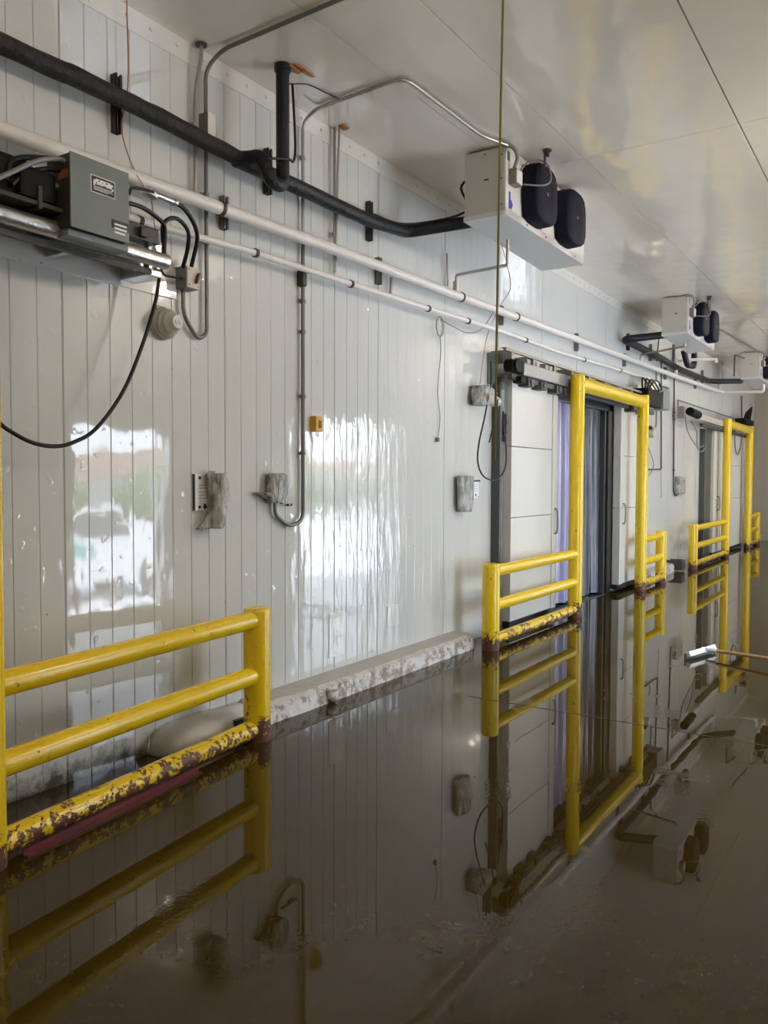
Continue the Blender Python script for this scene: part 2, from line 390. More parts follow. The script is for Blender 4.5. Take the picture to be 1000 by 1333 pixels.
# ------------------------------------------------------------------ the room
X0, X1, YR = -3.0, 23.55, -4.6
PITCH = 1.17 / 8
joints = [2.60 - 1.17 * k for k in range(1, 5)] + [2.60, 3.77, 4.93, 5.52, 6.63, 7.78, 8.95] + [8.95 + 1.15 * k for k in range(1, 13)]
DX0, DX1, DZ = 9.06, 11.42, 2.66            # opening behind the near pair of door leaves
gl = []
k = 0
x = 2.60 - PITCH * 40
while x < X1 - .05:
    if all(abs(x - j) > 0.05 for j in joints): gl.append((x, 0.0055, 0.0042) if x < 5.5 else (x, 0.0022, 0.0008))
    x += PITCH
gl += [(j, 0.0065, 0.010) for j in joints if X0 + .05 < j < X1 - .05]
gl.sort()
def wall_piece(xa, xb, za, zb, name):
    prof = [(xa, 0)]
    for gx, w, d in gl:
        if xa + .02 < gx < xb - .02: prof += [(gx - w, 0), (gx - w * .3, d), (gx + w * .3, d), (gx + w, 0)]
    prof.append((xb, 0)); mb = MB()
    vs = [(x, y, za) for x, y in prof] + [(x, y, zb) for x, y in prof]; n = len(prof)
    mb.add(vs, [(i, i + 1, i + 1 + n, i + n) for i in range(n - 1)])
    return mb
w = wall_piece(X0, DX0, 0, HC, 'a')
for a in ((DX0, DX1, DZ, HC), (DX1, X1, 0, HC)):
    q = wall_piece(*a, 'b'); w.add(q.v, q.f)
wl = struct('wall_left', w, M_WALL)
# strip along the top with its rivets
t = MB(); t.box(X0, X1, -.006, 0.0, HC - .125, HC)
for i in range(120):
    xx = 0.5 + i * 0.193 + random.uniform(-.02, .02)
    if xx < X1: t.cyl((xx, -.004, HC - .055), (xx, -.014, HC - .055), 0.011, 8)
struct('trim_1', t, M_WALL2)
t = MB(); t.box(X0, 3.36, -.014, 0.0, 2.66, 2.84, .002)
struct('trim_2', t, M_WALL2)
# square patches on the wall foot
for i, (xa, ya, xb, yb) in enumerate([(428, 799, 447, 851), (504, 789, 519, 812)]):
    p, q = at(xa, ya), at(xb, yb)
    struct('trim_%d' % (3 + i), MB().box(p.x, q.x, -.006, 0.0, q.z, p.z, .001), M_WALL2)

struct('floor', MB().box(X0, X1 + .2, YR, 2.0, -.15, 0.0), M_FLOOR)
# ceiling, laid as panels with open seams
yb = [0.0, -0.79, -1.38, -2.545, -3.71, YR]
xb = [X0, -1.0, 2.72, 6.44, 10.02, 14.17, 18.3, X1]
c = MB()
for i in range(len(xb) - 1):
    for j in range(len(yb) - 1):
        gy = .0035 if j in (2,) else .0022
        c.box(xb[i] + .003, xb[i + 1] - .003, yb[j + 1] + (.005 if j + 1 == 3 else gy), yb[j] - (.005 if j == 3 else gy), HC, HC + .03)
struct('ceiling', c, M_CEIL)
struct('trim_5', MB().box(X0, X1, YR, 0.05, HC + .03, HC + .06), M_DARK)

struct('wall_back', MB().box(X1, X1 + .15, YR, 0.0, 0, HC), M_END)
t = MB(); t.box(X1 - .02, X1, YR, 0, 2.44, 2.47); t.box(X1 - .16, X1, YR, 0, 0, .16, .02); struct('trim_6', t, M_END)
struct('wall_front', MB().box(X0 - .15, X0, YR, 0, 0, HC), M_WALL2)
# wall across the aisle, with the dock openings daylight comes through
ops = [(5.95, 7.35, 2.2), (10.1, 12.4, 2.6), (17.8, 19.4, 2.5)]  # last opening is unseen, added to brighten the far part of the wall
w = MB(); xa = X0
for a, b_, h in ops:
    w.box(xa, a, YR - .2, YR, 0, HC); w.box(a, b_, YR - .2, YR, h, HC); xa = b_
w.box(xa, X1, YR - .2, YR, 0, HC)
struct('wall_right', w, M_WALL2)

# ------------------------------------------------------------------ curbs
def curb(name, xa, xb, dy0, dy1, h, label, group, mat=M_CURB):
    prof = [(0.0, h + .015), (-.6, h + .01), (-.85, h), (-.97, h * .8), (-1.02, h * .35), (-1.06, 0.0), (0, 0)]
    n = len(prof); N = max(8, int((xb - xa) / .04)); vs = []; fs = []
    for i in range(N + 1):
        x = xa + (xb - xa) * i / N; d = dy0 + (dy1 - dy0) * i / N
        e = min(1, min(i, N - i) / 1.5 + .75)
        for j, (y, z) in enumerate(prof):
            nn = mnoise.noise(Vector((x * 5, j * .7, 1))) * .010 + mnoise.noise(Vector((x * 17, j * 1.7, 4))) * .006
            vs.append((x, y * d * e + (nn if 0 < j < n - 1 else 0) if y < 0 else 0, max(0, z * e + (nn * .6 if 0 < j < 4 else 0))))
    for i in range(N):
        for j in range(n): fs.append((i * n + j, i * n + (j + 1) % n, (i + 1) * n + (j + 1) % n, (i + 1) * n + j))
    fs += [tuple(range(n)), tuple(range(N * n, N * n + n))[::-1]]
    o = obj(name, MB().add(vs, fs, False), mat); return tag(o, label, 'curb', group)
curb('concrete_curb', 3.86, 6.9, .20, .205, .135, 'long chipped white concrete curb along the wall foot between the two nearest yellow guards', 'painted curbs at the wall foot')
curb('concrete_curb', 12.45, 15.55, .19, .13, .14, 'short white concrete curb beyond the near doorway, before the far door', 'painted curbs at the wall foot')
# rounded white cap at the near end
secs = [(3.13, .05, .02), (3.145, .14, .09), (3.19, .20, .135), (3.28, .235, .155), (3.42, .25, .16), (3.55, .235, .155), (3.68, .20, .145), (3.86, .19, .14)]
vs = []; fs = []; n = 12
for x, d, h in secs:
    for j in range(n):
        a = PI / 2 * j / (n - 1); vs.append((x, -d * (math.sin(a) ** .6), h * (max(0, math.cos(a)) ** .45)))
    vs.append((x, 0, 0))
n += 1
for i in range(len(secs) - 1):
    for j in range(n): fs.append((i * n + j, i * n + (j + 1) % n, (i + 1) * n + (j + 1) % n, (i + 1) * n + j))
fs += [tuple(range(n)), tuple(range((len(secs) - 1) * n, len(secs) * n))[::-1]]
tag(obj('curb_cap', MB().add(vs, fs, True), M_CURBW), 'smooth rounded off-white curb end cap behind the nearest yellow rails', 'curb')
mb = MB(); mb.box(3.62, 3.80, -.235, -.205, .10, .115); mb.box(3.62, 3.80, -.212, -.205, .0, .115)
tag(obj('steel_angle', mb, M_STRUT), 'short dark steel angle standing against the rounded curb cap', 'bracket')
q = atz(438, 908, .04)
mb = MB().disc_ball((q.x, -.225, .045), .05, .035, .05, 12, 8, .5, 30)
tag(obj('mortar_lump', mb, M_CURB), 'crumbly round lump on the front of the long chipped curb', 'rubble')

# ------------------------------------------------------------------ yellow guards
def post(mb, x, y, h, r):
    ring = [(0, r), (h - .025, r), (h - .010, r * .96), (h, r * .86)]
    mb.tube([(x, y, z) for z, _ in ring], [q for _, q in ring], 32)
PR, RR = .083, .056
def yellow_rail(name, a, b_, z, parent, mat=M_YEL):
    return obj(name, MB().tube([Vector((a[0], a[1], z)).lerp(Vector((b_[0], b_[1], z)), t / 12) for t in range(13)], RR, 24), mat, parent)
near = thing('pipe_guard', 'nearest yellow pipe guard with three rails, lowest rail badly rusted, at lower left', 'guard rail', (2.8, -.43, 0), 'yellow pipe guards')
A, B = (1.83, -.54), (3.695, -.335)
mb = MB(); post(mb, *B, .815, PR); obj('post', mb, M_YEL, near)
mb = MB(); post(mb, *A, 2.85, PR); obj('post', mb, M_YEL, near, 'tall yellow post cut by the left edge')
yellow_rail('rail', A, B, .745, near); yellow_rail('rail', A, B, .405, near)
o = yellow_rail('rail', A, B, .075, near, M_YELR); o['label'] = 'lowest rail, yellow paint flaked to dark rust'
# the door it belongs to is beyond the left edge of the picture
mb = MB(); p = Vector((1.98, -.60, 0)); q = Vector((3.10, -.475, 0)); d = (q - p).normalized(); nrm = Vector((-d.y, d.x, 0))
for a_, b_, z0, z1 in ((-.004, .03, 0, .006), (.024, .03, 0, .03)):
    vs = [p + nrm * a_, q + nrm * a_, q + nrm * b_, p + nrm * b_]
    mb.add([(v.x, v.y, z) for z in (z0, z1) for v in vs], [(0, 1, 2, 3), (4, 5, 6, 7), (0, 1, 5, 4), (1, 2, 6, 5), (2, 3, 7, 6), (3, 0, 4, 7)])
tag(obj('steel_angle', mb, M_REDST), 'dark red steel angle lying in water under the lowest rusted yellow rail', 'steel angle')

def portal(xs, Y, h, label, loc):
    t = thing('portal_guard', label, 'guard rail', loc, 'yellow pipe guards')
    for i, x in enumerate(xs):
        mb = MB(); post(mb, x, Y, h if i in (1, 2) else .815, PR); obj('post', mb, M_YEL, t)
    obj('beam', MB().tube([(xs[1] + (xs[2] - xs[1]) * k / 8, Y, h - .1) for k in range(9)], .088, 28), M_YEL, t)
    for a, b_ in ((0, 1), (2, 3)):
        for z in (.74, .41): yellow_rail('rail', (xs[a], Y), (xs[b_], Y), z, t)
        yellow_rail('rail', (xs[a], Y), (xs[b_], Y), .085, t, M_YELR)
    return t
XA = [at(x, 700, -.36).x for x in (640, 749.5, 834.5, 861)]
portal(XA, -.36, 2.83, 'tall yellow pipe portal with side rails around the doorway with the lavender curtain', (XA[1], -.36, 0))
XB = [at(x, 650, -.33).x for x in (903.5, 945.5, 974.5, 981)]
XB[3] = XB[2] + 1.3
portal(XB, -.33, 2.9, 'farthest yellow pipe portal, in front of the last door', (XB[1], -.33, 0))
mb = MB(); kx = XB[0] - .32
mb.box(kx - .25, kx, -.27, -.245, .03, .20, .004); mb.box(kx - .25, kx - .235, -.25, 0, .03, .20); mb.box(kx - .02, kx, -.25, -.02, .03, .20)
tag(obj('kick_bracket', mb, M_STRUT), 'dark steel bracket at the floor just before the farthest yellow guard', 'bracket')

# ------------------------------------------------------------------ near doorway
L0, L1, LZ = at(661, 640, -.11).x, 9.055, 2.70
def leaf(name, x0, x1, z0, z1, label, hx):
    t = thing(name, label, 'door', ((x0 + x1) / 2, -.1, z0), 'white sliding door leaves')
    sa, sb = at(690, 672, -.15).z, at(690, 583, -.15).z
    for za, zb in ((z0, sa - .003), (sa + .003, sb - .003), (sb + .003, z1)):
        obj('panel', MB().box(x0, x1, -.15, -.06, za, zb, .005), M_DOOR, t)
    e = x1 if hx > (x0 + x1) / 2 else x0; sg = 1 if e == x1 else -1
    obj('edge_strip', MB().box(e - sg * .14, e, -.165, -.15, z0, z1, .003), M_DOOR, t)
    obj('handle', MB().tube(smooth([(hx, -.155, 1.27), (hx - .01, -.2, 1.25), (hx - .01, -.21, 1.12), (hx - .01, -.2, 1.0), (hx, -.155, .98)]), .011, 8), M_STRUTG, t)
    obj('bottom_sweep', MB().box(x0, x1, -.14, -.06, z0 - .07, z0, .002), M_SEAL, t)
    return t
leaf('sliding_door_leaf', L0, L1, .11, LZ, 'white sliding door leaf left of the lavender curtain', L1 - .07)
leaf('sliding_door_leaf', 11.47, 12.78, .11, LZ, 'white sliding door leaf right of the dark doorway, behind the portal post', 11.60)
mb = MB(); mb.box(DX1 - .18, DX1, -.06, .22, 0, DZ, .01); struct('trim_7', mb, M_SEAL)
mb = MB(); mb.box(DX1 - .24, DX1 - .19, -.03, .20, 0, DZ, .01); struct('trim_11', mb, M_DGREY)
struct('trim_8', MB().box(DX0, DX1, -.06, .22, DZ - .09, DZ + .02, .01), M_SEAL)
struct('trim_9', MB().box(DX0 - .04, DX0 + .02, -.02, .22, 0, DZ, .01), M_DGREY)
struct('trim_10', MB().box(DX0 - .1, DX1 + .1, -.05, .3, 0.0, .012, .003), M_SEAL)
# dim cold room behind the strips
mb = MB(); mb.box(7.5, 13.5, 1.9, 2.0, 0, 3.0); mb.box(7.4, 7.5, .22, 2, 0, 3); mb.box(13.5, 13.6, .22, 2, 0, 3); mb.box(7.4, 13.6, .2, 2, 3, 3.1)
mb.box(7.4, DX0 - .04, .2, .24, 0, 3); mb.box(DX1, 13.6, .2, .24, 0, 3); mb.box(DX0 - .04, DX1, .2, .24, DZ, 3)
struct('wall_cold_room', mb, M_GREYP)
ct = thing('strip_curtain', 'lavender vinyl strip curtain in the near doorway, far strips painted dark like the room behind', 'curtain', ((DX0 + DX1) / 2, .08, 0))
NS = 11; xs_ = DX0 + .02; sw = (DX1 - .26 - xs_) / NS
for i in range(NS):
    vs = []; fs = []; a = xs_ + i * sw - .02; w_ = sw + .05; nx, nz = 10, 14
    zb_ = .10 - .06 * min(1, i / 4)
    for s_ in (0, .004):
        for jz in range(nz + 1):
            for jx in range(nx + 1):
                u = jx / nx; z = zb_ + (DZ - .08 - zb_) * jz / nz
                y = .07 + .028 * (i % 2) - .03 * math.sin(u * PI) + .018 * math.sin(u * 9 + i * 2 + z * .5) + .02 * (1 - jz / nz) * math.sin(i * 2.3)
                vs.append((a + u * w_, y + s_, z))
    N1 = (nx + 1) * (nz + 1)
    for jz in range(nz):
        for jx in range(nx):
            k0 = jz * (nx + 1) + jx
            fs.append((k0, k0 + 1, k0 + nx + 2, k0 + nx + 1)); fs.append((k0 + N1, k0 + nx + 1 + N1, k0 + nx + 2 + N1, k0 + 1 + N1))
    obj('vinyl_strip', MB().add(vs, fs, True), M_CURT, ct)

# post and cover left of the leaf
P0, P1 = at(642, 640, -.002), at(650.5, 640, -.10)
tag(obj('door_frame_post', MB().box(P0.x, P1.x, -.10, -.002, 0.0, 2.66, .006), M_DGREY), 'dark grey steel post beside the near sliding door leaf', 'post')
P2 = at(660.5, 640, -.06)
tag(obj('cover_channel', MB().box(P1.x + .004, P2.x, -.06, -.002, 0.0, 2.70, .006), M_GREYP), 'light grey cover channel between the dark post and the white door leaf', 'cover')

# overhead track of the near door
tr = thing('door_track', 'steel overhead track and drive of the near sliding door', 'door track', (9.3, -.2, 2.75), 'sliding door tracks')
T = lambda x, y, Y=-.2: at(x, y, Y)
p, q = T(650, 461), T(850, 509)
zt = (p.z + q.z) / 2
mb = MB(); mb.box(7.45, 13.0, -.24, -.21, zt - .03, zt, .003); mb.box(7.45, 13.0, -.24, -.18, zt - .004, zt, .001); obj('top_angle', mb, M_STRUTG, tr)
mb = MB()
for x in (7.6, 8.15, 8.75, 9.3, 9.9, 10.5, 11.1, 11.7, 12.3): mb.box(x, x + .06, -.235, -.0, zt - .13, zt, .004)
each('hanger', mb, M_STRUTG, tr)
obj('track_beam', MB().box(7.85, 12.8, -.26, -.17, zt - .235, zt - .10, .015), M_GALVD, tr)
mb = MB(); mb.box(7.6, 12.9, -.24, -.19, zt - .30, zt - .245, .006); obj('lower_rail', mb, M_STRUT, tr)
mb = MB()
for x in (7.95, 8.3, 8.75, 9.0, 11.6, 12.2): mb.box(x, x + .16, -.27, -.15, zt - .34, zt - .25, .01); mb.cyl((x + .08, -.28, zt - .29), (x + .08, -.14, zt - .29), .035)
each('trolley', mb, M_STRUT, tr)
mb = MB(); mb.cyl((7.62, -.30, zt - .16), (7.62, -.16, zt - .16), .06); mb.box(7.55, 7.85, -.27, -.17, zt - .22, zt - .1, .02); mb.box(7.7, 7.82, -.3, -.2, zt - .33, zt - .26, .01)
obj('drive_sprocket', mb, M_DARK, tr)
mb = MB()
for x in (8.0, 8.25, 8.5, 8.62): mb.box(x, x + .09, -.23, -.12, zt - .1, zt - .045, .008)
each('fitting', mb, M_GALVD, tr)
mb = MB(); a, b_ = at(634, 456, -.002), at(646.5, 500, -.10); mb.box(a.x, b_.x, -.10, -.002, b_.z, a.z - .02, .01)
tag(obj('relay_box', mb, M_GREY), 'grey electrical box at the near end of the door track above the dark post', 'electrical box')
mb = MB(); a = at(646, 495, -.14); mb.box(a.x - .02, a.x + .08, -.14, 0, a.z - .25, a.z + .05, .01)
tag(obj('limit_switch', MB().box(P1.x + .03, P1.x + .15, -.10, -.06, 2.30, 2.62, .01), M_GREY), 'long grey switch housing on the light grey channel under the track', 'electrical box')
mb = MB()
for k_ in range(3): mb.box(P1.x + .02, P1.x + .16, -.10, -.06, 2.22 - k_ * .11, 2.29 - k_ * .11, .012)
mb.cyl((P1.x + .09, -.12, 2.1), (P1.x + .09, -.08, 2.1), .03); mb.cyl((P1.x + .09, -.12, 2.2), (P1.x + .09, -.08, 2.2), .035)
tag(obj('sensor_block', mb, M_DARK), 'black sensor block with round cable glands on the light grey channel', 'sensor')
# operator at the far end of the track
op = thing('door_operator', 'dark door operator box with tangled cables above the right post of the near portal', 'machine', (12.9, -.25, 2.8), 'door operators')
a = at(829, 519, -.3); b_ = at(847, 494, -.3)
obj('housing', MB().box(12.2, 12.95, -.34, -.1, 2.72, 2.98, .02), M_DARK, op)
obj('front_cover', MB().box(12.96, 13.35, -.36, -.08, 2.72, 3.02, .012), M_GREY, op)
mb = MB()
for sg in range(4):
    y = -.32 + sg * .06
    mb.tube(smooth([(12.3 + sg * .1, y, 2.98), (12.5, y - .02, 3.10 + .02 * sg), (12.8, y, 3.12), (13.0 + .06 * sg, y, 3.03)]), .013, 8)
each('cable_loop', mb, M_CABLE, op)
mb = MB(); mb.tube(smooth([(12.7, -.36, 2.95), (12.9, -.38, 3.0), (13.2, -.38, 3.05), (13.3, -.2, 3.12)]), .014, 8); obj('cable_loop', mb, M_GCABLE, op)

# ------------------------------------------------------------------ far door
XD0 = at(893, 650, -.1).x; XD1 = at(917, 650, -.1).x
leaf('sliding_door_leaf', at(925.5, 650, -.1).x, 18.4, .1, 2.65, 'white sliding door leaf left of the farthest portal post', 18.2)
leaf('sliding_door_leaf', 18.45, 21.2, .1, 2.65, 'wide white sliding door leaf inside the farthest portal', 18.7)
tag(obj('door_frame_post', MB().box(XD1 - .04, XD1 + .06, -.10, 0, 0, 2.65, .006), M_DGREY), 'thin dark steel post left of the farthest portal', 'post')
mb = MB(); mb.box(XD1 + .55, XD1 + .60, -.10, 0, 0, 2.7, .006)
tag(obj('cover_channel', mb, M_STRUTG), 'thin grey channel between the dark post and the farthest portal', 'cover')
tf = thing('door_track', 'steel overhead track of the far sliding door behind the farthest portal', 'door track', (18, -.2, 2.8), 'sliding door tracks')
mb = MB(); mb.tube([(14.95, -.1, 2.72), (14.95, -.1, 3.03), (20.9, -.1, 3.05)], .014, 6); obj('top_angle', mb, M_STRUTG, tf)
obj('track_beam', MB().box(15.9, 21.5, -.26, -.16, 2.74, 2.86, .02), M_PVCD, tf)
obj('lower_rail', MB().box(16.3, 21.5, -.24, -.18, 2.64, 2.70, .006), M_STRUT, tf)
mb = MB(); mb.cyl((15.15, -.26, 2.84), (15.8, -.26, 2.82), .075, 16); obj('motor', mb, M_DARK, tf)
obj('mount_plate', MB().box(14.95, 15.1, -.2, -.1, 2.72, 2.92, .01), M_STRUTG, tf)
mb = MB()
for s_ in range(4):
    mb.tube(smooth([(20.2 + s_ * .25, -.3, 2.95), (20.4 + s_ * .2, -.34, 3.2 + .05 * s_), (20.9, -.3, 3.0 + .1 * (s_ % 2))]), .022, 6)
mb.box(20.3, 21.4, -.34, -.1, 2.93, 3.06, .02); obj('operator_box', mb, M_DARK, tf)

# ------------------------------------------------------------------ evaporators
UX, UYB, UYF, UZ, UL = 5.822, -.62, -.975, 3.655, 1.76
def evaporator():
    t = thing('evaporator_unit', 'nearest ceiling evaporator, pale casing with two navy fan covers', 'cooling unit', (UX, UYF, UZ), 'ceiling evaporators')
    obj('casing', MB().box(UX + .012, UX + UL, UYF + .012, UYB, UZ + .02, HC - .012, .006), M_UNIT, t)
    ep = obj('end_panel', MB().box(UX, UX + .012, UYF + .01, UYB - .004, UZ + .035, HC - .02, .002), M_UNIT, t)
    mb = MB(); mb.box(UX - .004, UX, -.835, -.795, 3.945, 3.957, .001)
    for z in (4.12, 3.94, 3.74): mb.cyl((UX, UYF + .03, z), (UX - .005, UYF + .03, z), .006, 8)
    mb.cyl((UX, -.80, 4.15), (UX - .005, -.80, 4.15), .006, 8)
    each('screw', mb, M_LBLK, ep)
    # drain pan, hanging a little lower at the back
    vs = [(UX - .01, UYF, UZ), (UX + UL, UYF, UZ), (UX + UL - .15, UYB, UZ - .04), (UX - .01, UYB, UZ - .0), (UX - .01, UYF, UZ + .035), (UX + UL, UYF, UZ + .035), (UX + UL, UYB, UZ + .035), (UX - .01, UYB, UZ + .035)]
    obj('drain_pan', MB().add(vs, [(0, 1, 2, 3), (4, 7, 6, 5), (0, 4, 5, 1), (1, 5, 6, 2), (2, 6, 7, 3), (3, 7, 4, 0)]), M_UNITB, t)
    fr = MB(); y0, y1 = UYF - .006, UYF + .012
    fr.box(UX, UX + UL, y0, y1, UZ, UZ + .06, .002); fr.box(UX, UX + UL, y0, y1, HC - .07, HC - .015, .002)
    fr.box(UX, UX + .16, y0, y1, UZ, HC - .015, .002); fr.box(UX + UL - .12, UX + UL, y0, y1, UZ, HC - .015, .002); fr.box(UX + .16, UX + .30, y0, y1, UZ, HC - .02, .002); fr.box(UX + .72, UX + 1.0, y0, y1, UZ, HC - .02, .002); fr.box(UX + 1.40, UX + 1.66, y0, y1, UZ, HC - .02, .002)
    fc = obj('front_frame', fr, M_UNITW, t)
    mb = MB(); mb.extrude([(UX + .055, 3.72), (UX + .10, 3.72), (UX + .13, 3.76), (UX + .10, 3.79), (UX + .085, 3.79), (UX + .085, 3.85), (UX + .055, 3.85)], y0 - .001, y0 - .003); sub('printed_mark', mb, M_BLUE, fc, 'small blue printed mark on the white frame')
    sub('sticker', MB().box(UX + .02, UX + .07, y0 - .002, y0 - .0005, 4.08, 4.15), M_GREEN, fc, 'small green sticker')
    each('screw', MB().box(UX + .4, UX + .42, y0 - .004, y0, UZ + .02, UZ + .03).box(UX + .8, UX + .82, y0 - .004, y0, UZ + .02, UZ + .03).box(UX + 1.5, UX + 1.52, y0 - .004, y0, UZ + .02, UZ + .03), M_LBLK, fc)
    for xc, w_ in ((6.112, .455), (6.805, .455)):
        c_ = w_ / 2 / .92; zc = 3.93; h_ = .232
        bm = MB(); rings = []; N = 32
        for y, s_ in ((UYF - .004, 1.0), (UYF - .06, 1.0), (UYF - .120, .985), (UYF - .138, .955), (UYF - .140, .5)):
            rg = []
            for k_ in range(N):
                a = 2 * PI * k_ / N; ca, sa = math.cos(a), math.sin(a)
                q_ = (abs(ca) ** 9 + abs(sa) ** 9) ** (-1 / 9) * (1 - .10 * abs(math.sin(2 * a)) ** 8)
                wob = 1 + .02 * mnoise.noise(Vector((ca * 2, sa * 2, y * 9)))
                rg.append((xc + c_ * .92 + ca * q_ * c_ * .92 * s_ * wob, y, zc + sa * q_ * h_ * s_ * wob))
            rings += rg
        fs = []
        for i in range(4):
            for k_ in range(N): fs.append((i * N + k_, i * N + (k_ + 1) % N, (i + 1) * N + (k_ + 1) % N, (i + 1) * N + k_))
        bm.add(rings, fs, True); bm.add(rings[-N:], [tuple(range(N))])
        fcv = obj('fan_cover', bm, M_NAVY, t)
        sub('vent_mark', MB().cyl((xc + c_ * .92, UYF - .140, zc), (xc + c_ * .92, UYF - .145, zc), .014, 10), M_STRUTG, fcv)
    jb = obj('junction_box', MB().box(UX + .05, UX + .17, UYF - .07, UYF - .006, 3.90, 4.02, .01), M_STRUTG, t)
    sub('cover_plate', MB().box(UX + .06, UX + .16, UYF - .074, UYF - .07, 3.91, 4.01, .001), M_UNITW, jb)
    obj('flexible_conduit', MB().tube(smooth([(UX + .06, UYF - .05, 4.02), (UX + .07, UYF - .07, 4.1), (UX + .02, UYF - .05, 4.165), (UX - .03, UYF + .03, 4.18)]), .016, 8), M_GCABLE, t)
    obj('motor_cable', MB().tube(smooth([(UX + .17, UYF - .08, 3.92), (UX + .30, UYF - .20, 3.93), (UX + .38, UYF - .22, 4.00), (UX + .35, UYF - .20, 4.11), (UX + .24, UYF - .12, 4.13), (UX + .20, UYF - .03, 4.04)]), .007, 8), M_GCABLE, t)
    obj('hanger_rod', MB().cyl((UX + .30, UYF - .20, HC), (UX + .30, UYF - .20, HC - .13), .010, 8).cyl((UX + .30, UYF - .22, HC), (UX + .30, UYF - .22, HC - .012), .035, 12).cyl((UX + .30, UYF - .22, HC - .02), (UX + .30, UYF - .22, HC - .05), .018, 8), M_STRUT, t)
    return t
ev = evaporator()
dup(ev, (11.86 - UX, .02, 0), 'middle ceiling evaporator with two navy fan covers, above the near portal', 'ceiling evaporators')
dup(ev, (17.784 - UX, -.02, 0), 'farthest ceiling evaporator, cut by the right edge', 'ceiling evaporators')

# ------------------------------------------------------------------ pipes on the wall
def clamp(x, y, z, r, parent, mat=M_STRUT):
    return obj('pipe_clamp', MB().tube([(x - .012, y, z), (x + .012, y, z)], r + .007, 18), mat, parent)
def lerp_z(pts, x):
    for a, b_ in zip(pts, pts[1:]):
        if a.x <= x <= b_.x: return a.z + (b_.z - a.z) * (x - a.x) / (b_.x - a.x)
    return pts[-1].z
bigp = [Vector((-.5, -.12, 3.17))] + [Vector((x, -.12, z)) for x, z in ((2.2, 3.21), (3.33, 3.235), (5.01, 3.275), (6.6, 3.29), (7.8, 3.315), (9.82, 3.35), (14.68, 3.42), (18.3, 3.50))]
big = thing('drain_pipe', 'thick white painted drain pipe, upper of the two running the wall length', 'pipe', (9, -.12, 3.2), 'white pipes along the wall')
obj('pipe', MB().tube(bigp, .039, 20), M_PVC, big)
obj('branch', MB().tube(fillet([(18.3, -.12, 3.50), (18.55, -.16, 3.50), (18.6, -.95, 3.47), (18.6, -.95, 3.62)], .05), .028, 12), M_PVC, big)
for x in (3.62, 6.72, 7.95): clamp(x, -.12, lerp_z(bigp, x), .039, big)
# branch up to the near evaporator pan
a = at(594, 377, -.12); b_ = at(594, 358, -.12)
obj('riser', MB().tube([(a.x, -.12, a.z - .03), (a.x, -.12, a.z + .07)], .03, 14).tube(fillet([(a.x, -.12, a.z + .05), (a.x, -.12, b_.z), (6.3, -.78, 3.40), (6.3, -.78, 3.61)], .03), .014, 10), M_COND, big)
a2 = at(880, 487, -.12)
obj('riser', MB().tube([(a2.x, -.12, lerp_z(bigp, a2.x)), (a2.x, -.12, 3.72)], .032, 12).tube([(a2.x, -.12, 3.70), (a2.x + .4, -.7, 3.72), (a2.x + .4, -.7, 3.66)], .03, 12), M_PVC, big)
a3 = at(834, 478, -.12)
obj('riser', MB().tube(fillet([(a3.x, -.12, lerp_z(bigp, a3.x)), (a3.x, -.12, 3.52), (12.6, -.75, 3.60), (12.6, -.75, 3.64)], .05), .016, 10), M_COND, big)
smp = [Vector((-.5, -.1, 2.93))] + [Vector((x, -.1, z)) for x, z in ((2.98, 3.01), (3.9, 3.055), (5.03, 3.07), (5.93, 3.085), (7.58, 3.12), (9.28, 3.12), (11.33, 3.17), (13.1, 3.21))]
sml = thing('drain_pipe', 'thinner white pipe running just below the thick drain pipe', 'pipe', (6, -.1, 3.0), 'white pipes along the wall')
obj('pipe', MB().tube(smp, .022, 16), M_PVC, sml)
for x in (3.02, 3.95, 5.0, 6.15, 6.9, 8.25, 10.1, 11.6): clamp(x, -.1, lerp_z(smp, x), .022, sml)

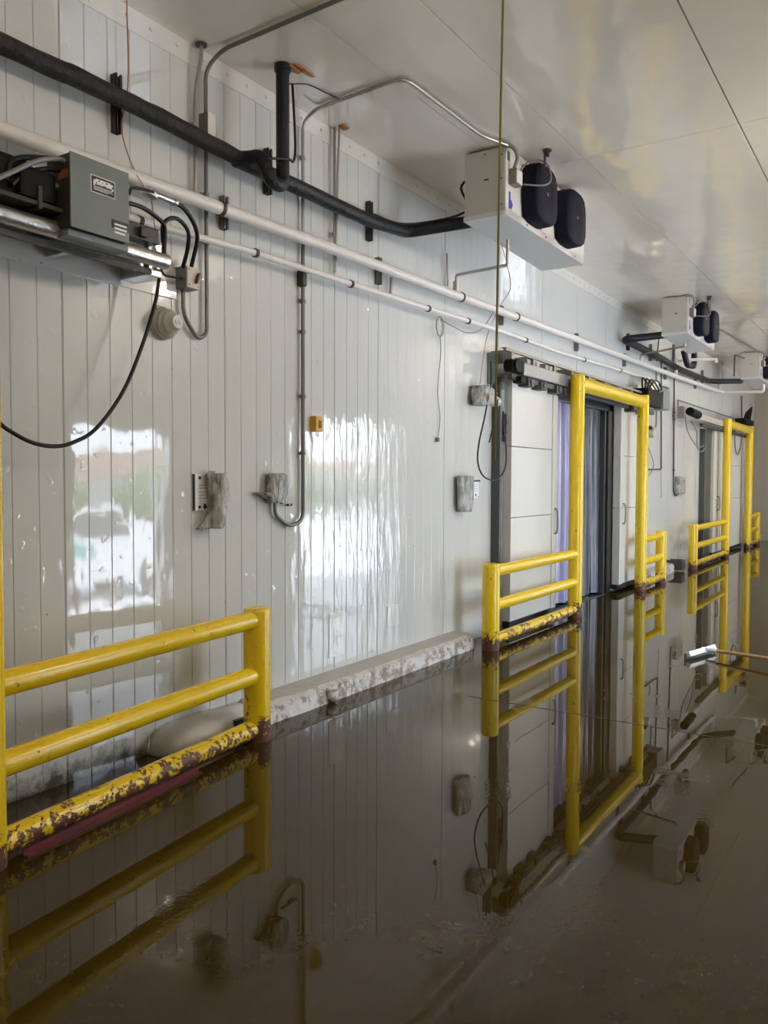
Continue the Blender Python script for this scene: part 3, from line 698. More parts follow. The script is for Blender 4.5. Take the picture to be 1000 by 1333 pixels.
# struts: short channel brackets behind the pipes
def strut(xp, y0, y1, Y, mat, w_=.042, depth=.045):
    a = at(xp, y0, Y); b_ = at(xp, y1, Y); mb = MB()
    x = a.x; yb_ = 0.0
    mb.box(x - w_ / 2, x - w_ / 2 + .005, Y, yb_, b_.z, a.z); mb.box(x + w_ / 2 - .005, x + w_ / 2, Y, yb_, b_.z, a.z)
    mb.box(x - w_ / 2, x + w_ / 2, yb_ - .006, yb_, b_.z, a.z)
    mb.box(x - w_ / 2, x - w_ / 2 + .012, Y, Y + .006, b_.z, a.z); mb.box(x + w_ / 2 - .012, x + w_ / 2, Y, Y + .006, b_.z, a.z)
    return obj('strut_bracket', mb, mat)
for (xp, y0, y1, Y, mt, lb) in [
    (155, 96, 172, -.045, M_STRUT, 'dark channel bracket crossing the black pipe at upper left, beside the copper wire'),
    (352, 193, 252, -.045, M_STRUT, 'dark channel bracket behind the black pipe trap near the ceiling drop'),
    (484, 262, 313, -.045, M_STRUT, 'dark channel bracket carrying the black pipe just before its elbow'),
    (295, 255, 298, -.045, M_STRUTG, 'short grey channel bracket under the thick drain pipe, nearest of its kind'),
    (496, 335, 370, -.045, M_STRUTG, 'short grey channel bracket carrying the drain pipe below the elbow of the black pipe'),
    (655, 398, 423, -.045, M_STRUTG, 'short brownish channel bracket on the drain pipe beside the hanging cord'),
    (753, 434, 457, -.045, M_STRUTG, 'short channel bracket on the drain pipe above the left portal post'),
    (820, 434, 456, -.045, M_STRUT, 'dark bracket carrying the black pipe under the far corner elbow'),
    (815, 460, 477, -.045, M_STRUTG, 'small bracket on the drain pipe under the far corner elbow'),
    (849, 448, 470, -.045, M_STRUTG, 'small bracket on the far black pipe, first after its elbow'),
    (879, 448, 470, -.045, M_STRUTG, 'small bracket on the far black pipe, second after its elbow'),
    (868, 478, 494, -.045, M_STRUTG, 'small bracket on the drain pipe above the wall switch box'),
    (916, 482, 502, -.045, M_STRUTG, 'tiny bracket on the black pipe running to the farthest evaporator'),
    (907, 493, 506, -.045, M_STRUTG, 'tiny bracket on the far end of the drain pipe')]:
    tag(strut(xp, y0, y1, Y, mt), lb, 'bracket', 'channel brackets on the wall')

# insulated black pipe to the near evaporator
bp = thing('insulated_pipe', 'black insulated refrigerant pipe from the left edge to the nearest evaporator', 'pipe', (4, -.22, 3.5), 'black insulated pipes')
Yb = -.125
run = [Vector((-.5, Yb, at(0, 56, Yb).z - .01))] + px([(0, 56), (100, 101), (200, 149), (310, 206)], Yb)
wob = []
rr = []
for i, p in enumerate(smooth(run, 14)):
    wob.append(p + Vector((0, mnoise.noise(p * 6) * .003, mnoise.noise(p * 5 + Vector((3, 1, 2))) * .003))); rr.append(.048 + mnoise.noise(p * 9) * .004)
obj('old_lagging', MB().tube(wob, rr, 18), M_BLKD, bp, 'dusty brownish black lagging')
run2 = px([(308, 207), (395, 247), (480, 287), (530, 302)], Yb) + [Vector((6.02, -.60, 3.72))]
obj('lagging', MB().tube(fillet(run2, .06), .050, 20), M_BLK, bp)
# drop from the ceiling with its trap
cx = at(368, 150, -.30).x
drop = fillet([(cx, -.30, HC), (cx, -.30, 3.60), (cx - .01, -.31, 3.44), (cx - .13, -.31, 3.44), (cx - .15, -.26, 3.60), (at(318, 209, -.125).x, -.15, at(318, 209, -.125).z + .01), (at(306, 205, -.125).x, -.125, at(306, 205, -.125).z)], .075, 8)
obj('ceiling_drop', MB().tube(drop, .042, 18), M_BLK, bp)
obj('collar', MB().tube([(cx, -.30, HC), (cx, -.30, HC - .04)], .052, 18), M_BLK, bp)
obj('thin_line', MB().tube(smooth([(cx + .06, -.33, 4.1), (cx + .075, -.34, 3.75), (cx + .06, -.34, 3.62), (cx - .02, -.36, 3.60), (cx - .18, -.33, 3.56)]), .008, 8), M_CABLE, bp)
obj('thin_line', MB().tube(smooth([run2[2] + Vector((0, -.02, .05)), at(530, 292, -.17), Vector((5.95, -.56, 3.78)), Vector((5.88, -.56, 3.95)), Vector((5.9, -.61, 4.02))], 5), .010, 8), M_CABLE, bp)
q = Vector((cx, -.30, HC))
tag(obj('sealant_smear', MB().disc_ball((cx + .06, -.34, HC - .006), .07, .03, .016, 14, 8, .5, 20).disc_ball((cx + .12, -.38, HC - .004), .10, .024, .010, 14, 8, .5, 25), M_PINK), 'orange brown sealant smear on the ceiling where the black pipe drops', 'sealant')
# far black pipe
fp = thing('insulated_pipe', 'black insulated pipe running between the middle and farthest evaporators', 'pipe', (14, -.2, 3.5), 'black insulated pipes')
c0 = at(812, 437, Yb)
obj('lagging', MB().tube(fillet([(12.05, -.62, 3.70), (c0.x, Yb, 3.62), at(860, 466, Yb), at(885, 481, Yb), at(923, 496, Yb), (17.4, -.3, 3.60), (17.95, -.62, 3.64)], .12), .052, 16), M_BLK, fp)
a = at(901, 452, -.3); b_ = at(901, 486, -.3)
obj('ceiling_drop', MB().tube(fillet([(a.x, -.34, 3.95), (a.x, -.34, 3.62), (a.x - .5, -.34, 3.58), (a.x - .6, -.3, 3.82)], .08), .05, 14), M_BLK, fp)

# ------------------------------------------------------------------ conduits
def conduit(label, pts, r=.0125, mat=M_COND, fr=.09, clamps=(), boxes=(), name='conduit'):
    t = thing(name, label, 'conduit', pts[0], 'metal conduits')
    obj('tube', MB().tube(fillet(pts, fr, 7), r, 12), mat, t)
    for c_ in clamps:
        obj('strap', MB().tube([Vector(c_) + Vector((0, 0, -.012)), Vector(c_) + Vector((0, 0, .012))], r + .006, 12).box(c_[0] - .035, c_[0] + .035, c_[1] + .01, c_[1] + .016, c_[2] - .012, c_[2] + .012), mat, t)
    return t
Yc = -.03
x1 = at(254, 150, Yc).x; tp = atz(262, 57, HC)
conduit('thin steel conduit dropping from the ceiling to the thick drain pipe, left of its twin', [(tp.x, tp.y, HC), (tp.x, tp.y, HC - .08), (x1, Yc, HC - .30), (x1, Yc, 3.25)], clamps=[(x1, Yc, 3.72)])
tag(obj('ceiling_flange', MB().cyl((tp.x, tp.y, HC), (tp.x, tp.y, HC - .012), .035, 16), M_STRUT), 'small round flange where the left thin conduit meets the ceiling', 'flange')
x2 = at(268, 150, Yc).x
ce = atz(440, 2, HC - .02)
lp = at(262, 438, Yc); l2 = at(243, 420, Yc); xb_ = at(238.5, 390, Yc).x
ptsA = [(ce.x - .02, -1.35, HC - .02), (x2 + .03, -.14, HC - .02), (x2, Yc, HC - .12), (x2, Yc, lp.z + .02), ((x2 + xb_) / 2 + .02, Yc, lp.z - .02), (xb_ + .0, Yc, lp.z + .10), (xb_, Yc, at(238.5, 376, Yc).z)]
conduit('steel conduit from the ceiling that loops under the pale disconnect box', ptsA, fr=.12, clamps=[(x2, Yc, 3.33), (x2, Yc, 3.05)], mat=M_CONDD)
bx = at(272, 165, -.05)
jb = thing('junction_box', 'small white cover junction box on the looping conduit near the ceiling', 'electrical box', (bx.x, -.03, bx.z - .08), 'junction boxes')
obj('body', MB().box(x2 - .03, x2 + .035, -.075, 0, bx.z - .075, bx.z + .075, .004), M_STRUTG, jb)
obj('cover', MB().box(x2 - .028, x2 + .033, -.079, -.075, bx.z - .072, bx.z + .072, .001), M_PVC, jb)
# second ceiling conduit serving the near evaporator and dropping down the wall
x3 = at(394.5, 250, Yc).x; v1 = atz(522, 102, HC - .02); v2 = atz(640, 178, HC - .02)
conduit('steel conduit bent across the ceiling from the wall to the nearest evaporator', [(x3, Yc, 3.25), (x3, Yc, HC - .10), (x3 + .02, -.12, HC - .02), (v1.x, -.88, HC - .02), (v2.x - .05, -.90, HC - .02), (UX + .02, UYF - .03, HC - .025)], fr=.10, clamps=[(x3, Yc, 3.86)])
zb = at(365, 683, Yc).z
x4 = at(358, 660, Yc).x
conduit('long dark conduit down the wall hooking up to the plastic wrapped box', [(x3, Yc, 3.3), (x3, Yc, zb + .02), ((x3 + x4) / 2, Yc, zb - .02), (x4, Yc, zb + .07), (x4, Yc, at(356, 652, Yc).z)], fr=.14, mat=M_CONDD, r=.014,
        clamps=[(x3, Yc, at(394, y, Yc).z) for y in (392, 432, 516, 590)])
obj_x = x3
tag(obj('conduit_fitting', MB().box(x3 - .035, x3 + .012, -.06, 0, at(391, 372, Yc).z, at(391, 352, Yc).z, .01), M_STRUT), 'small dark conduit body on the long conduit below the thin white pipe', 'electrical box')
x5 = at(435.5, 250, Yc).x
conduit('straight steel conduit passing behind the black pipe, left of the orange stained ceiling hole', [(x5, Yc, HC), (x5, Yc, at(436, 355, Yc).z)], mat=M_COND, r=.011, clamps=[(x5, Yc, 3.42)])
x5b = at(440, 200, -.06).x
conduit('slim conduit dropping through the orange stained ceiling hole', [(x5b, -.075, HC), (x5b, -.06, 3.9), (x5b, -.04, at(438, 356, Yc).z)], mat=M_COND, r=.009)
tag(obj('sealant_smear', MB().disc_ball((x5b + .02, -.1, HC - .004), .045, .035, .014, 12, 8, .5, 20), M_PINK), 'small orange brown sealant blob at the ceiling hole of the slim conduit', 'sealant')
# far side conduits
def sp(lst, Y=-.03): return [at(a, b_, Y) for a, b_ in lst]
conduit('thin dark conduit right of the near portal turning left to the switch', sp([(861, 470), (861, 611), (843, 611)]), mat=M_STRUT, r=.012, fr=.06, clamps=[sp([(861, 525)])[0]])
conduit('thin conduit serving the white switch box above the portal', sp([(854.5, 482), (854.5, 555), (851, 562)]), mat=M_CONDD, r=.013, fr=.08)
conduit('thin conduit with two couplings hooking up to the far wall box', sp([(878, 470), (877, 640), (880, 646), (884, 640), (884, 634)]), mat=M_STRUT, r=.014, fr=.05, clamps=sp([(878, 537), (878, 546), (877.5, 612)]))
conduit('far conduit rising beside the middle evaporator', sp([(855, 470), (858, 440), (865, 430), (865, 400)], -.04), mat=M_CONDD, r=.012, fr=.06)
conduit('white standpipe near the far wall corner', [at(937.5, 508, -.05), at(937.5, 468, -.05)], mat=M_PVC, r=.03)
conduit('dark hooked conduit beside the farthest evaporator', [(17.2, -.62, 3.66), (17.2, -.62, 4.08), (17.75, -.7, 4.08)], mat=M_STRUT, r=.014, fr=.06)
conduit('far wall conduit dropping to the last door operator', sp([(966, 515), (966, 545)]), mat=M_CONDD, r=.02)
e1 = atz(938, 429, HC - .02); e2 = atz(984, 456, HC - .02)
conduit('ceiling conduit leading to the farthest evaporator', [atz(925, 431, HC - .02), e1, e2], mat=M_CONDD, r=.014, fr=.1)
conduit('faint conduit stub rising from the drain pipe left of the near evaporator branch', sp([(583, 372), (582, 330)], -.03), mat=M_COND, r=.009)
conduit('short conduit stub between the two white pipes', sp([(509, 385), (510, 362)], -.04), mat=M_COND, r=.016)

# ------------------------------------------------------------------ left door machinery
rl = thing('door_track', 'galvanised overhead door track at upper left under the grey control box', 'door track', (2.5, -.3, 2.75), 'sliding door tracks')
zr = 2.752
mb = MB(); mb.tube([(-.5, -.33, zr), (3.0, -.33, zr)], .040, 22); obj('rail_tube', mb, M_GALV, rl)
obj('back_plate', MB().box(-.5, 3.03, -.22, -.205, zr - .05, zr + .16, .003), M_GALV, rl)
obj('web', MB().box(-.5, 3.0, -.33, -.21, zr + .03, zr + .038), M_GALV, rl)
mb = MB()
mb.box(2.96, 3.05, -.24, 0, zr - .06, zr + .13, .004); mb.box(2.5, 2.53, -.2, 0, zr - .04, zr + .12); mb.box(1.9, 1.93, -.2, 0, zr - .04, zr + .12)
each('wall_bracket', mb, M_GALV, rl)
obj('lower_lip', MB().box(-.5, 2.93, -.30, -.27, zr - .075, zr - .045, .003), M_STRUT, rl)
mb = MB(); mb.box(2.78, 2.98, -.30, -.22, zr + .09, zr + .17, .008); mb.box(2.84, 2.88, -.33, -.29, zr + .10, zr + .15, .004)
obj('end_stop', mb, M_STRUT, rl)

cb = thing('control_box', 'grey steel control box with black rating labels at upper left', 'control box', (2.58, -.35, 2.8))
a = at(92, 200, -.46); b_ = at(168, 310, -.46); zt_ = (at(92, 202, -.46).z + at(168, 222, -.46).z) / 2; zb2 = (at(95, 292, -.46).z + at(168, 318, -.46).z) / 2
CX0, CX1 = a.x, b_.x
body = obj('housing', MB().box(CX0, CX1, -.452, -.28, zb2, zt_, .004), M_OLIVE, cb)
cv = obj('cover', MB().box(CX0 - .002, CX1 + .002, -.46, -.450, zb2 - .003, zt_ + .003, .002), M_GREY, cb)
sub('rust_mark', MB().box(CX0 - .002, CX0, -.44, -.37, zt_ - .11, zt_ - .07), M_RUST, body, 'orange smeared mark on the dark side')
sub('base_tray', MB().box(CX0 + .005, CX1 + .02, -.43, -.25, zb2 - .035, zb2 - .004, .003), M_GREY, body)
p0, p1 = at(118, 226, -.462), at(150, 260, -.462)
lb = sub('rating_label', MB().box(p0.x, p1.x, -.4625, -.46, p1.z - .0, p0.z, 0), M_LWHT, cv, 'white edged black rating label')
iw, ih = p1.x - p0.x, p0.z - p1.z
sub('rating_label', MB().box(p0.x + .004, p1.x - .004, -.4632, -.4625, p1.z + .004, p0.z - .004), M_LBLK, cv, 'black printed rating plate')
mb = MB(); random.seed(3)
for r_, (hh, segs) in enumerate([(.004, [(.2, .8)]), (.006, [(.12, .3), (.36, .6), (.68, .9)]), (.004, [(.1, .45), (.5, .9)]), (.007, [(.1, .2), (.25, .85)]), (.003, [(.08, .5), (.6, .92)]), (.006, [(.1, .16), (.84, .92)]), (.002, [(.1, .9)]), (.002, [(.1, .86)]), (.002, [(.1, .9)]), (.002, [(.1, .7)])]):
    z = p0.z - .016 - r_ * (ih - .028) / 9.5
    for u, v in segs: mb.box(p0.x + iw * u, p0.x + iw * v, -.4638, -.4632, z - hh / 2, z + hh / 2)
sub('printing', mb, M_LWHT, cv)
p0, p1 = at(146, 285, -.462), at(167, 304, -.462)
sub('warning_label', MB().box(p0.x, CX1 - .003, -.463, -.46, p1.z + .005, p0.z), M_LBLK, cv, 'small black label at the lower corner')
mb = MB()
for r_ in range(3): mb.box(p0.x + .012, CX1 - .015 - .01 * (r_ == 2), -.4636, -.463, p0.z - .024 - r_ * .019, p0.z - .015 - r_ * .019)
sub('printing', mb, M_LWHT, cv)

mo = thing('door_operator', 'dark door operator motor left of the grey control box', 'machine', (2.2, -.35, 2.85), 'door operators')
obj('gearbox', MB().box(2.12, 2.30, -.40, -.22, 2.84, 2.98, .02).box(2.0, 2.2, -.36, -.20, 2.83, 3.02, .03), M_DARK, mo)
obj('motor', MB().tube([(1.6, -.34, 2.93), (1.66, -.34, 2.93), (1.98, -.34, 2.93), (2.02, -.34, 2.93)], [.06, .085, .085, .06], 24), M_DARK, mo)
obj('mount_plate', MB().box(1.5, 2.40, -.40, -.2, 2.815, 2.835, .003).box(2.20, 2.22, -.41, -.2, 2.80, 2.90, .003), M_OLIVE, mo)
obj('shaft', MB().cyl((2.25, -.36, 2.93), (CX0 - .003, -.36, 2.94), .018, 12), M_GALV, mo)

def loopc(label, lst, Y, r, mat=M_CABLE, group='cables and hoses at the control box'):
    return cable('cable', label, 'cable', px(lst, Y), r, mat, group)
loopc('grey flexible conduit curving up to the left side of the control box', [(-20, 240), (20, 222), (50, 209), (75, 207), (84, 210)], -.42, .011, M_GCABLE)
loopc('black hose arching over the motor, topmost of the hoses', [(8, 235), (14, 212), (30, 205), (60, 206), (85, 208)], -.36, .013)
loopc('black hose below the arching hose at the motor', [(15, 240), (35, 225), (60, 220), (84, 222)], -.38, .012)
loopc('black hose leaving the right side of the control box over the thin white pipe', [(166, 264), (185, 270), (203, 282), (214, 295), (214, 320), (212, 350)], [-.36, -.34, -.31, -.29, -.28, -.27], .012)
loopc('black hose arching from the track end into the pale disconnect box', [(213, 318), (212, 295), (220, 285), (233, 286), (245, 302), (244, 325), (238, 348)], [-.26, -.26, -.26, -.25, -.2, -.14, -.08], .012)
loopc('black hose from the grey box nipple down to the pale disconnect box', [(222, 263), (238, 270), (252, 290), (257, 310), (252, 335), (249, 348)], [-.2, -.2, -.18, -.15, -.10, -.08], .013)
loopc('long black cable hanging in a deep loop from the track to the left edge', [(209, 345), (203, 390), (185, 450), (160, 510), (125, 558), (95, 576), (72, 581), (45, 577), (18, 564), (-6, 545), (-60, 480), (-100, 420)], -.18, .0105)
loopc('short hose above the thick pipe nipple right of the control box', [(168, 253), (172, 245), (185, 246), (200, 250)], -.30, .008)
loopc('thin black lead from the track end into the side of the pale disconnect box', [(209, 348), (214, 358), (222, 360), (237, 363)], [-.27, -.2, -.1, -.06], .007)
mb = MB(); a = at(196, 251, -.24); b_ = at(226, 263, -.22)
mb.cyl(a, b_, .016, 14); mb.cyl(a + Vector((-.03, 0, .005)), a + Vector((.03, 0, -.01)), .026, 14); mb.cyl(b_, b_ + (b_ - a).normalized() * .02, .02, 14)
tag(obj('conduit_nipple', mb, M_GALV), 'short galvanised conduit nipple between control box and hanging hose', 'conduit')
# pale disconnect box with lever
dx = at(245, 363, -.06)
db = thing('disconnect_box', 'pale disconnect switch box with dark red lever, below the hoses', 'electrical box', (dx.x, -.03, dx.z - .07))
obj('body', MB().box(dx.x - .055, dx.x + .052, -.10, 0, dx.z - .062, dx.z + .062, .004), M_STRUTG, db)
obj('cover', MB().box(dx.x - .048, dx.x + .052, -.105, -.10, dx.z - .060, dx.z + .060, .002), M_BEIGEBOX, db)
obj('lever', MB().box(-.007, .007, -.012, .012, -.033, .033, .003, Matrix.Translation((dx.x + .024, -.115, dx.z)) @ Matrix.Rotation(math.radians(22), 4, 'Y')), M_RED, db)
mb = MB()
for sx_, sz_ in ((-.035, .045), (-.035, -.045), (.035, -.048)): mb.cyl((dx.x + sx_, -.105, dx.z + sz_), (dx.x + sx_, -.108, dx.z + sz_), .004, 8)
each('screw', mb, M_STRUT, db)
# ribbed round beacon
bc = at(217, 421, -.05)
be = thing('beacon', 'round ribbed off-white beacon lamp on the wall under the control box', 'lamp', (bc.x, -.03, bc.z - .07))
mb = MB(); prof = [(0, .092), (-.022, .092), (-.024, .080), (-.034, .080), (-.036, .092), (-.050, .088), (-.052, .074), (-.060, .074), (-.062, .082), (-.076, .078), (-.078, .064), (-.088, .064), (-.090, .070), (-.104, .064), (-.106, .052), (-.130, .046), (-.145, .038)]
mb.tube([(bc.x, y, bc.z) for y, _ in prof], [r_ for _, r_ in prof], 28); obj('housing', mb, M_LENS, be)
mb = MB(); mb.disc_ball((bc.x - .012, -.14, bc.z), .013, .012, .016, 10, 8); mb.disc_ball((bc.x + .014, -.14, bc.z), .013, .012, .016, 10, 8); obj('lens', mb, M_LENS2, be)
obj('base_plate', MB().box(bc.x - .055, bc.x + .02, -.03, 0, bc.z + .055, bc.z + .10, .01), M_STRUTG, be)

# ------------------------------------------------------------------ things on the wall
def bag(rows, Y, depth, lump=.25, n=20):                 # lofted crumpled sleeve: rows of (px, py, half width px)
    vs = []; fs = []
    for x, y, hw in rows:
        c_ = at(x, y, Y); e = at(x + hw, y, Y); w_ = e.x - c_.x
        for k_ in range(n):
            a = 2 * PI * k_ / n; kk = 1 + lump * mnoise.noise(Vector((math.cos(a) * 1.7, math.sin(a) * 1.7, c_.z * 14))) + .12 * lump * 4 * mnoise.noise(Vector((math.cos(a) * 5, math.sin(a) * 5, c_.z * 5)))
            vs.append((c_.x + math.cos(a) * w_ * kk, min(-.004, Y + math.sin(a) * depth * kk), c_.z))
    m_ = len(rows)
    for i in range(m_ - 1):
        for k_ in range(n): fs.append((i * n + k_, i * n + (k_ + 1) % n, (i + 1) * n + (k_ + 1) % n, (i + 1) * n + k_))
    fs += [tuple(range(n)), tuple(range((m_ - 1) * n, m_ * n))]
    return MB().add(vs, fs, True)
def arrow(x, z, s_, y): return MB().extrude([(x, z - s_), (x + s_, z), (x + s_ * .45, z), (x + s_ * .45, z + s_ * .7), (x - s_ * .45, z + s_ * .7), (x - s_ * .45, z), (x - s_, z)], y, y - .001)
a = at(253, 617, -.01); b_ = at(277, 664, -.01)
sg = thing('instruction_sign', 'white instruction plate with black arrow, half covered by a plastic bag, left', 'sign', (a.x, -.01, b_.z), 'instruction signs')
obj('plate', MB().box(a.x, b_.x + .01, -.012, -.006, b_.z, a.z, .001), M_LWHT, sg)
obj('edge', MB().box(a.x - .008, a.x + .001, -.016, -.004, b_.z, a.z), M_STRUT, sg)
mb = arrow(at(265, 659).x, at(265, 659).z, .022, -.0125)
for xx, yy in ((258, 622), (258, 660), (276, 659)):
    p = at(xx, yy); mb.cyl((p.x, -.012, p.z), (p.x, -.015, p.z), .010, 10)
each('bolt_mark', mb, M_LBLK, sg)
mb = MB()
for yy in (632, 636, 641, 645, 649):
    p = at(257, yy); mb.box(p.x, p.x + random.uniform(.05, .09), -.0128, -.012, p.z, p.z + .003)
obj('printing', mb, M_STRUTG, sg)
o = obj('bagged_box', bag([(283, 616, 4), (284, 618, 7), (285, 628, 9), (285, 645, 9), (284, 660, 8), (282, 672, 6), (281, 684, 6), (280, 688, 4)], -.07, .055), M_BAG)
tag(o, 'long wall box sleeved in crumpled cloudy plastic, hanging over the left instruction plate', 'wrapped box', 'boxes wrapped in plastic')
o = obj('bag_tail', bag([(277, 613, 3), (273, 618, 5), (273, 628, 4), (275, 640, 3), (277, 655, 2.5), (276, 666, 3), (272, 676, 5), (268, 684, 8), (264, 689, 8)], -.045, .02, .5), M_BAG)
tag(o, 'loose flared plastic bag tail hanging across the left instruction plate', 'plastic bag')
o = obj('bagged_box', bag([(359, 616, 7), (361, 618, 11), (361, 630, 11), (360, 643, 12), (358, 651, 8), (356, 655, 4)], -.05, .05, .3), M_BAG)
tag(o, 'small wall box in cloudy plastic at the hook of the long dark conduit', 'wrapped box', 'boxes wrapped in plastic')
o = obj('bag_tail', bag([(334, 641, 2), (337, 641, 5), (344, 642, 9), (350, 645, 10), (354, 649, 7)], -.04, .03, .5), M_BAG)
tag(o, 'crumpled plastic tail sticking out left of the small wrapped box', 'plastic bag')
p = at(370, 655); q = at(383, 654)
mb = MB(); mb.box(p.x - .05, q.x, -.03, 0, p.z - .004, p.z + .004); mb.box(p.x + .03, p.x + .045, -.02, 0, p.z - .02, p.z); mb.box(p.x + .06, p.x + .075, -.02, 0, p.z - .02, p.z)
tag(obj('wall_hook', mb, M_STRUTG), 'small thin metal hook strip beside the small wrapped box', 'hook')
p = at(412.5, 552, -.03)
yb_ = thing('yellow_sensor', 'small amber yellow device fixed to the wall right of the long conduit', 'sensor', (p.x, -.02, p.z - .06))
mb = MB(); mb.extrude([(p.x - .038, p.z - .055), (p.x + .038, p.z - .055), (p.x + .038, p.z + .035), (p.x + .015, p.z + .055), (p.x - .038, p.z + .055)], -.055, 0); obj('body', mb, M_YBOX, yb_)
obj('window', MB().box(p.x - .01, p.x + .02, -.06, -.055, p.z - .03, p.z + .025, .002), M_RUST, yb_)
obj('lead', MB().cyl((p.x - .008, -.03, p.z - .055), (p.x - .008, -.03, p.z - .085), .003, 6).cyl((p.x + .014, -.03, p.z - .055), (p.x + .014, -.03, p.z - .09), .003, 6), M_STRUT, yb_)
o = obj('bagged_box', bag([(606, 619.5, 8), (606, 621, 9), (606, 640, 8.5), (605.5, 655, 8), (605, 662, 7), (605, 666, 6)], -.06, .055, .12), M_BAG)
tag(o, 'tall grey wrapped box on the wall left of the near doorway', 'wrapped box', 'boxes wrapped in plastic')
a = at(616, 624, -.01); b_ = at(623.5, 648, -.01)
sg = thing('instruction_sign', 'small white instruction plate right of the tall wrapped box', 'sign', (a.x, -.01, b_.z), 'instruction signs')
obj('plate', MB().box(a.x, b_.x, -.008, 0, b_.z, a.z, .001), M_LWHT, sg)
mb = arrow((a.x + b_.x) / 2, b_.z + .03, .02, -.0085); mb.box(a.x, b_.x + .03, -.0095, -.008, a.z - .025, a.z - .004)
for xx in (a.x + .01, b_.x - .01): mb.cyl((xx, -.008, b_.z + .012), (xx, -.011, b_.z + .012), .007, 8)
each('bolt_mark', mb, M_LBLK, sg)
mb = MB()
for k_ in range(4): mb.box(a.x + .01, b_.x - .01, -.009, -.008, a.z - .05 - k_ * .022, a.z - .046 - k_ * .022)
obj('printing', mb, M_STRUTG, sg)
# wrapped light fitting by the door
c_ = at(631, 514, -.1)
wf = thing('wrapped_lamp', 'wall lamp wrapped in grey plastic left of the near door track', 'lamp', (c_.x, -.08, c_.z - .1))
obj('bagged_body', bag([(624, 502, 2), (628, 505, 6), (630, 511, 9), (630, 518, 9), (628, 524, 8), (626, 528, 5)], -.10, .09, .3), M_BAG, wf)
e = at(639, 522, -.16)
obj('lamp_head', MB().tube([(e.x - .1, -.15, e.z + .02), (e.x, -.18, e.z), (e.x + .08, -.2, e.z - .005)], [.055, .06, .045], 16), M_LENS, wf)

loopc('black cable looping from the wrapped lamp in front of the dark post and back up', [(634, 528), (630, 548), (624, 575), (622, 600), (628, 618), (640, 625), (650, 622), (658, 608), (659, 585), (656, 560), (655, 535)], -.24, .008, group='loose cables by the near door')
loopc('short black lead from the relay box to the wrapped lamp', [(639, 470), (639.5, 490), (638, 508)], -.18, .008, group='loose cables by the near door')
loopc('cut cable end dangling against the dark post', [(648, 520), (646, 545), (641, 560), (637, 576)], -.24, .007, group='loose cables by the near door')
cy = at(573, 425, -.05); mb = MB()
for k_ in range(3):
    mb.tube([(cy.x + math.cos(t / 20 * 2 * PI) * (.055 + .006 * k_), -.04 - .006 * k_, cy.z + math.sin(t / 20 * 2 * PI) * (.085 + .004 * k_)) for t in range(21)], .003, 6)
tag(obj('cable_coil', mb, M_GCABLE), 'small coil of thin grey cable hanging from the thin white pipe', 'cable')
cable('cable', 'thin grey cable dangling down the wall from the small coil', 'cable', px([(573, 436), (574, 460), (571, 490), (570, 515), (573, 545), (570, 570)], -.02), .004, M_GCABLE, 'thin hanging wires')
p = at(570, 571, -.02); tag(obj('cable_plug', MB().box(p.x - .015, p.x + .015, -.035, -.005, p.z - .03, p.z + .01, .004), M_STRUTG), 'small plug at the end of the thin dangling cable', 'plug')
cable('cable', 'thin grey cable sagging from the coil under the white pipes', 'cable', px([(575, 417), (590, 425), (608, 433), (625, 430), (638, 414), (643, 405)], -.10), .005, M_GCABLE, 'thin hanging wires')
cable('wire', 'thin copper red wire from the ceiling down past the first dark bracket', 'wire', px([(164, -30), (166, 40), (167, 90), (165, 130), (158, 165), (168, 205), (180, 230)], -.05), .0035, M_COPPER, 'thin hanging wires')
cable('wire', 'thin red wire from the thick pipe down behind the hoses to the track', 'wire', px([(178, 228), (196, 258), (200, 285), (205, 318)], -.18), .003, M_COPPER, 'thin hanging wires')
cable('wire', 'thin reddish wire from the nearest evaporator down to the wrapped lamp', 'wire', [Vector((6.35, -.7, 3.6)), at(665, 372, -.3), at(651, 398, -.1), at(636, 432, -.08), at(630, 460, -.04), at(625, 500, -.05)], .0035, M_COPPER, 'thin hanging wires')
cable('wire', 'thin black wire on the ceiling beside the dropping black pipe', 'wire', [Vector((cx + .05, -.31, 4.10)), atz(400, 110, HC - .01), atz(425, 121, HC - .01), atz(447, 131, HC - .01)], .004, M_CABLE, 'thin hanging wires')
cable('cable', 'thin cable loop on the wall right of the near portal', 'cable', px([(843, 580), (849, 595), (851, 605), (848, 615), (842, 622)], -.05), .008, M_GCABLE, 'thin hanging wires')
cable('cable', 'thin cable looping under the far door motor to the dark post', 'cable', px([(892, 540), (895, 560), (905, 578), (912, 582), (916, 580)], -.2), .010, M_GCABLE, 'thin hanging wires')
cable('cable', 'second thin cable looping below the far door motor', 'cable', px([(900, 548), (907, 562), (908, 582), (914, 588), (920, 580)], -.2), .010, M_GCABLE, 'thin hanging wires')
cable('cable', 'thin cable bundle hanging inside the farthest portal', 'cable', px([(957, 560), (957, 580), (960, 592), (964, 582), (966, 562)], -.2), .016, M_GCABLE, 'thin hanging wires')
cable('wire', 'thin wire hanging straight down right of the near portal', 'wire', px([(861, 612), (861, 630), (861, 648)], -.02), .004, M_GCABLE, 'thin hanging wires')

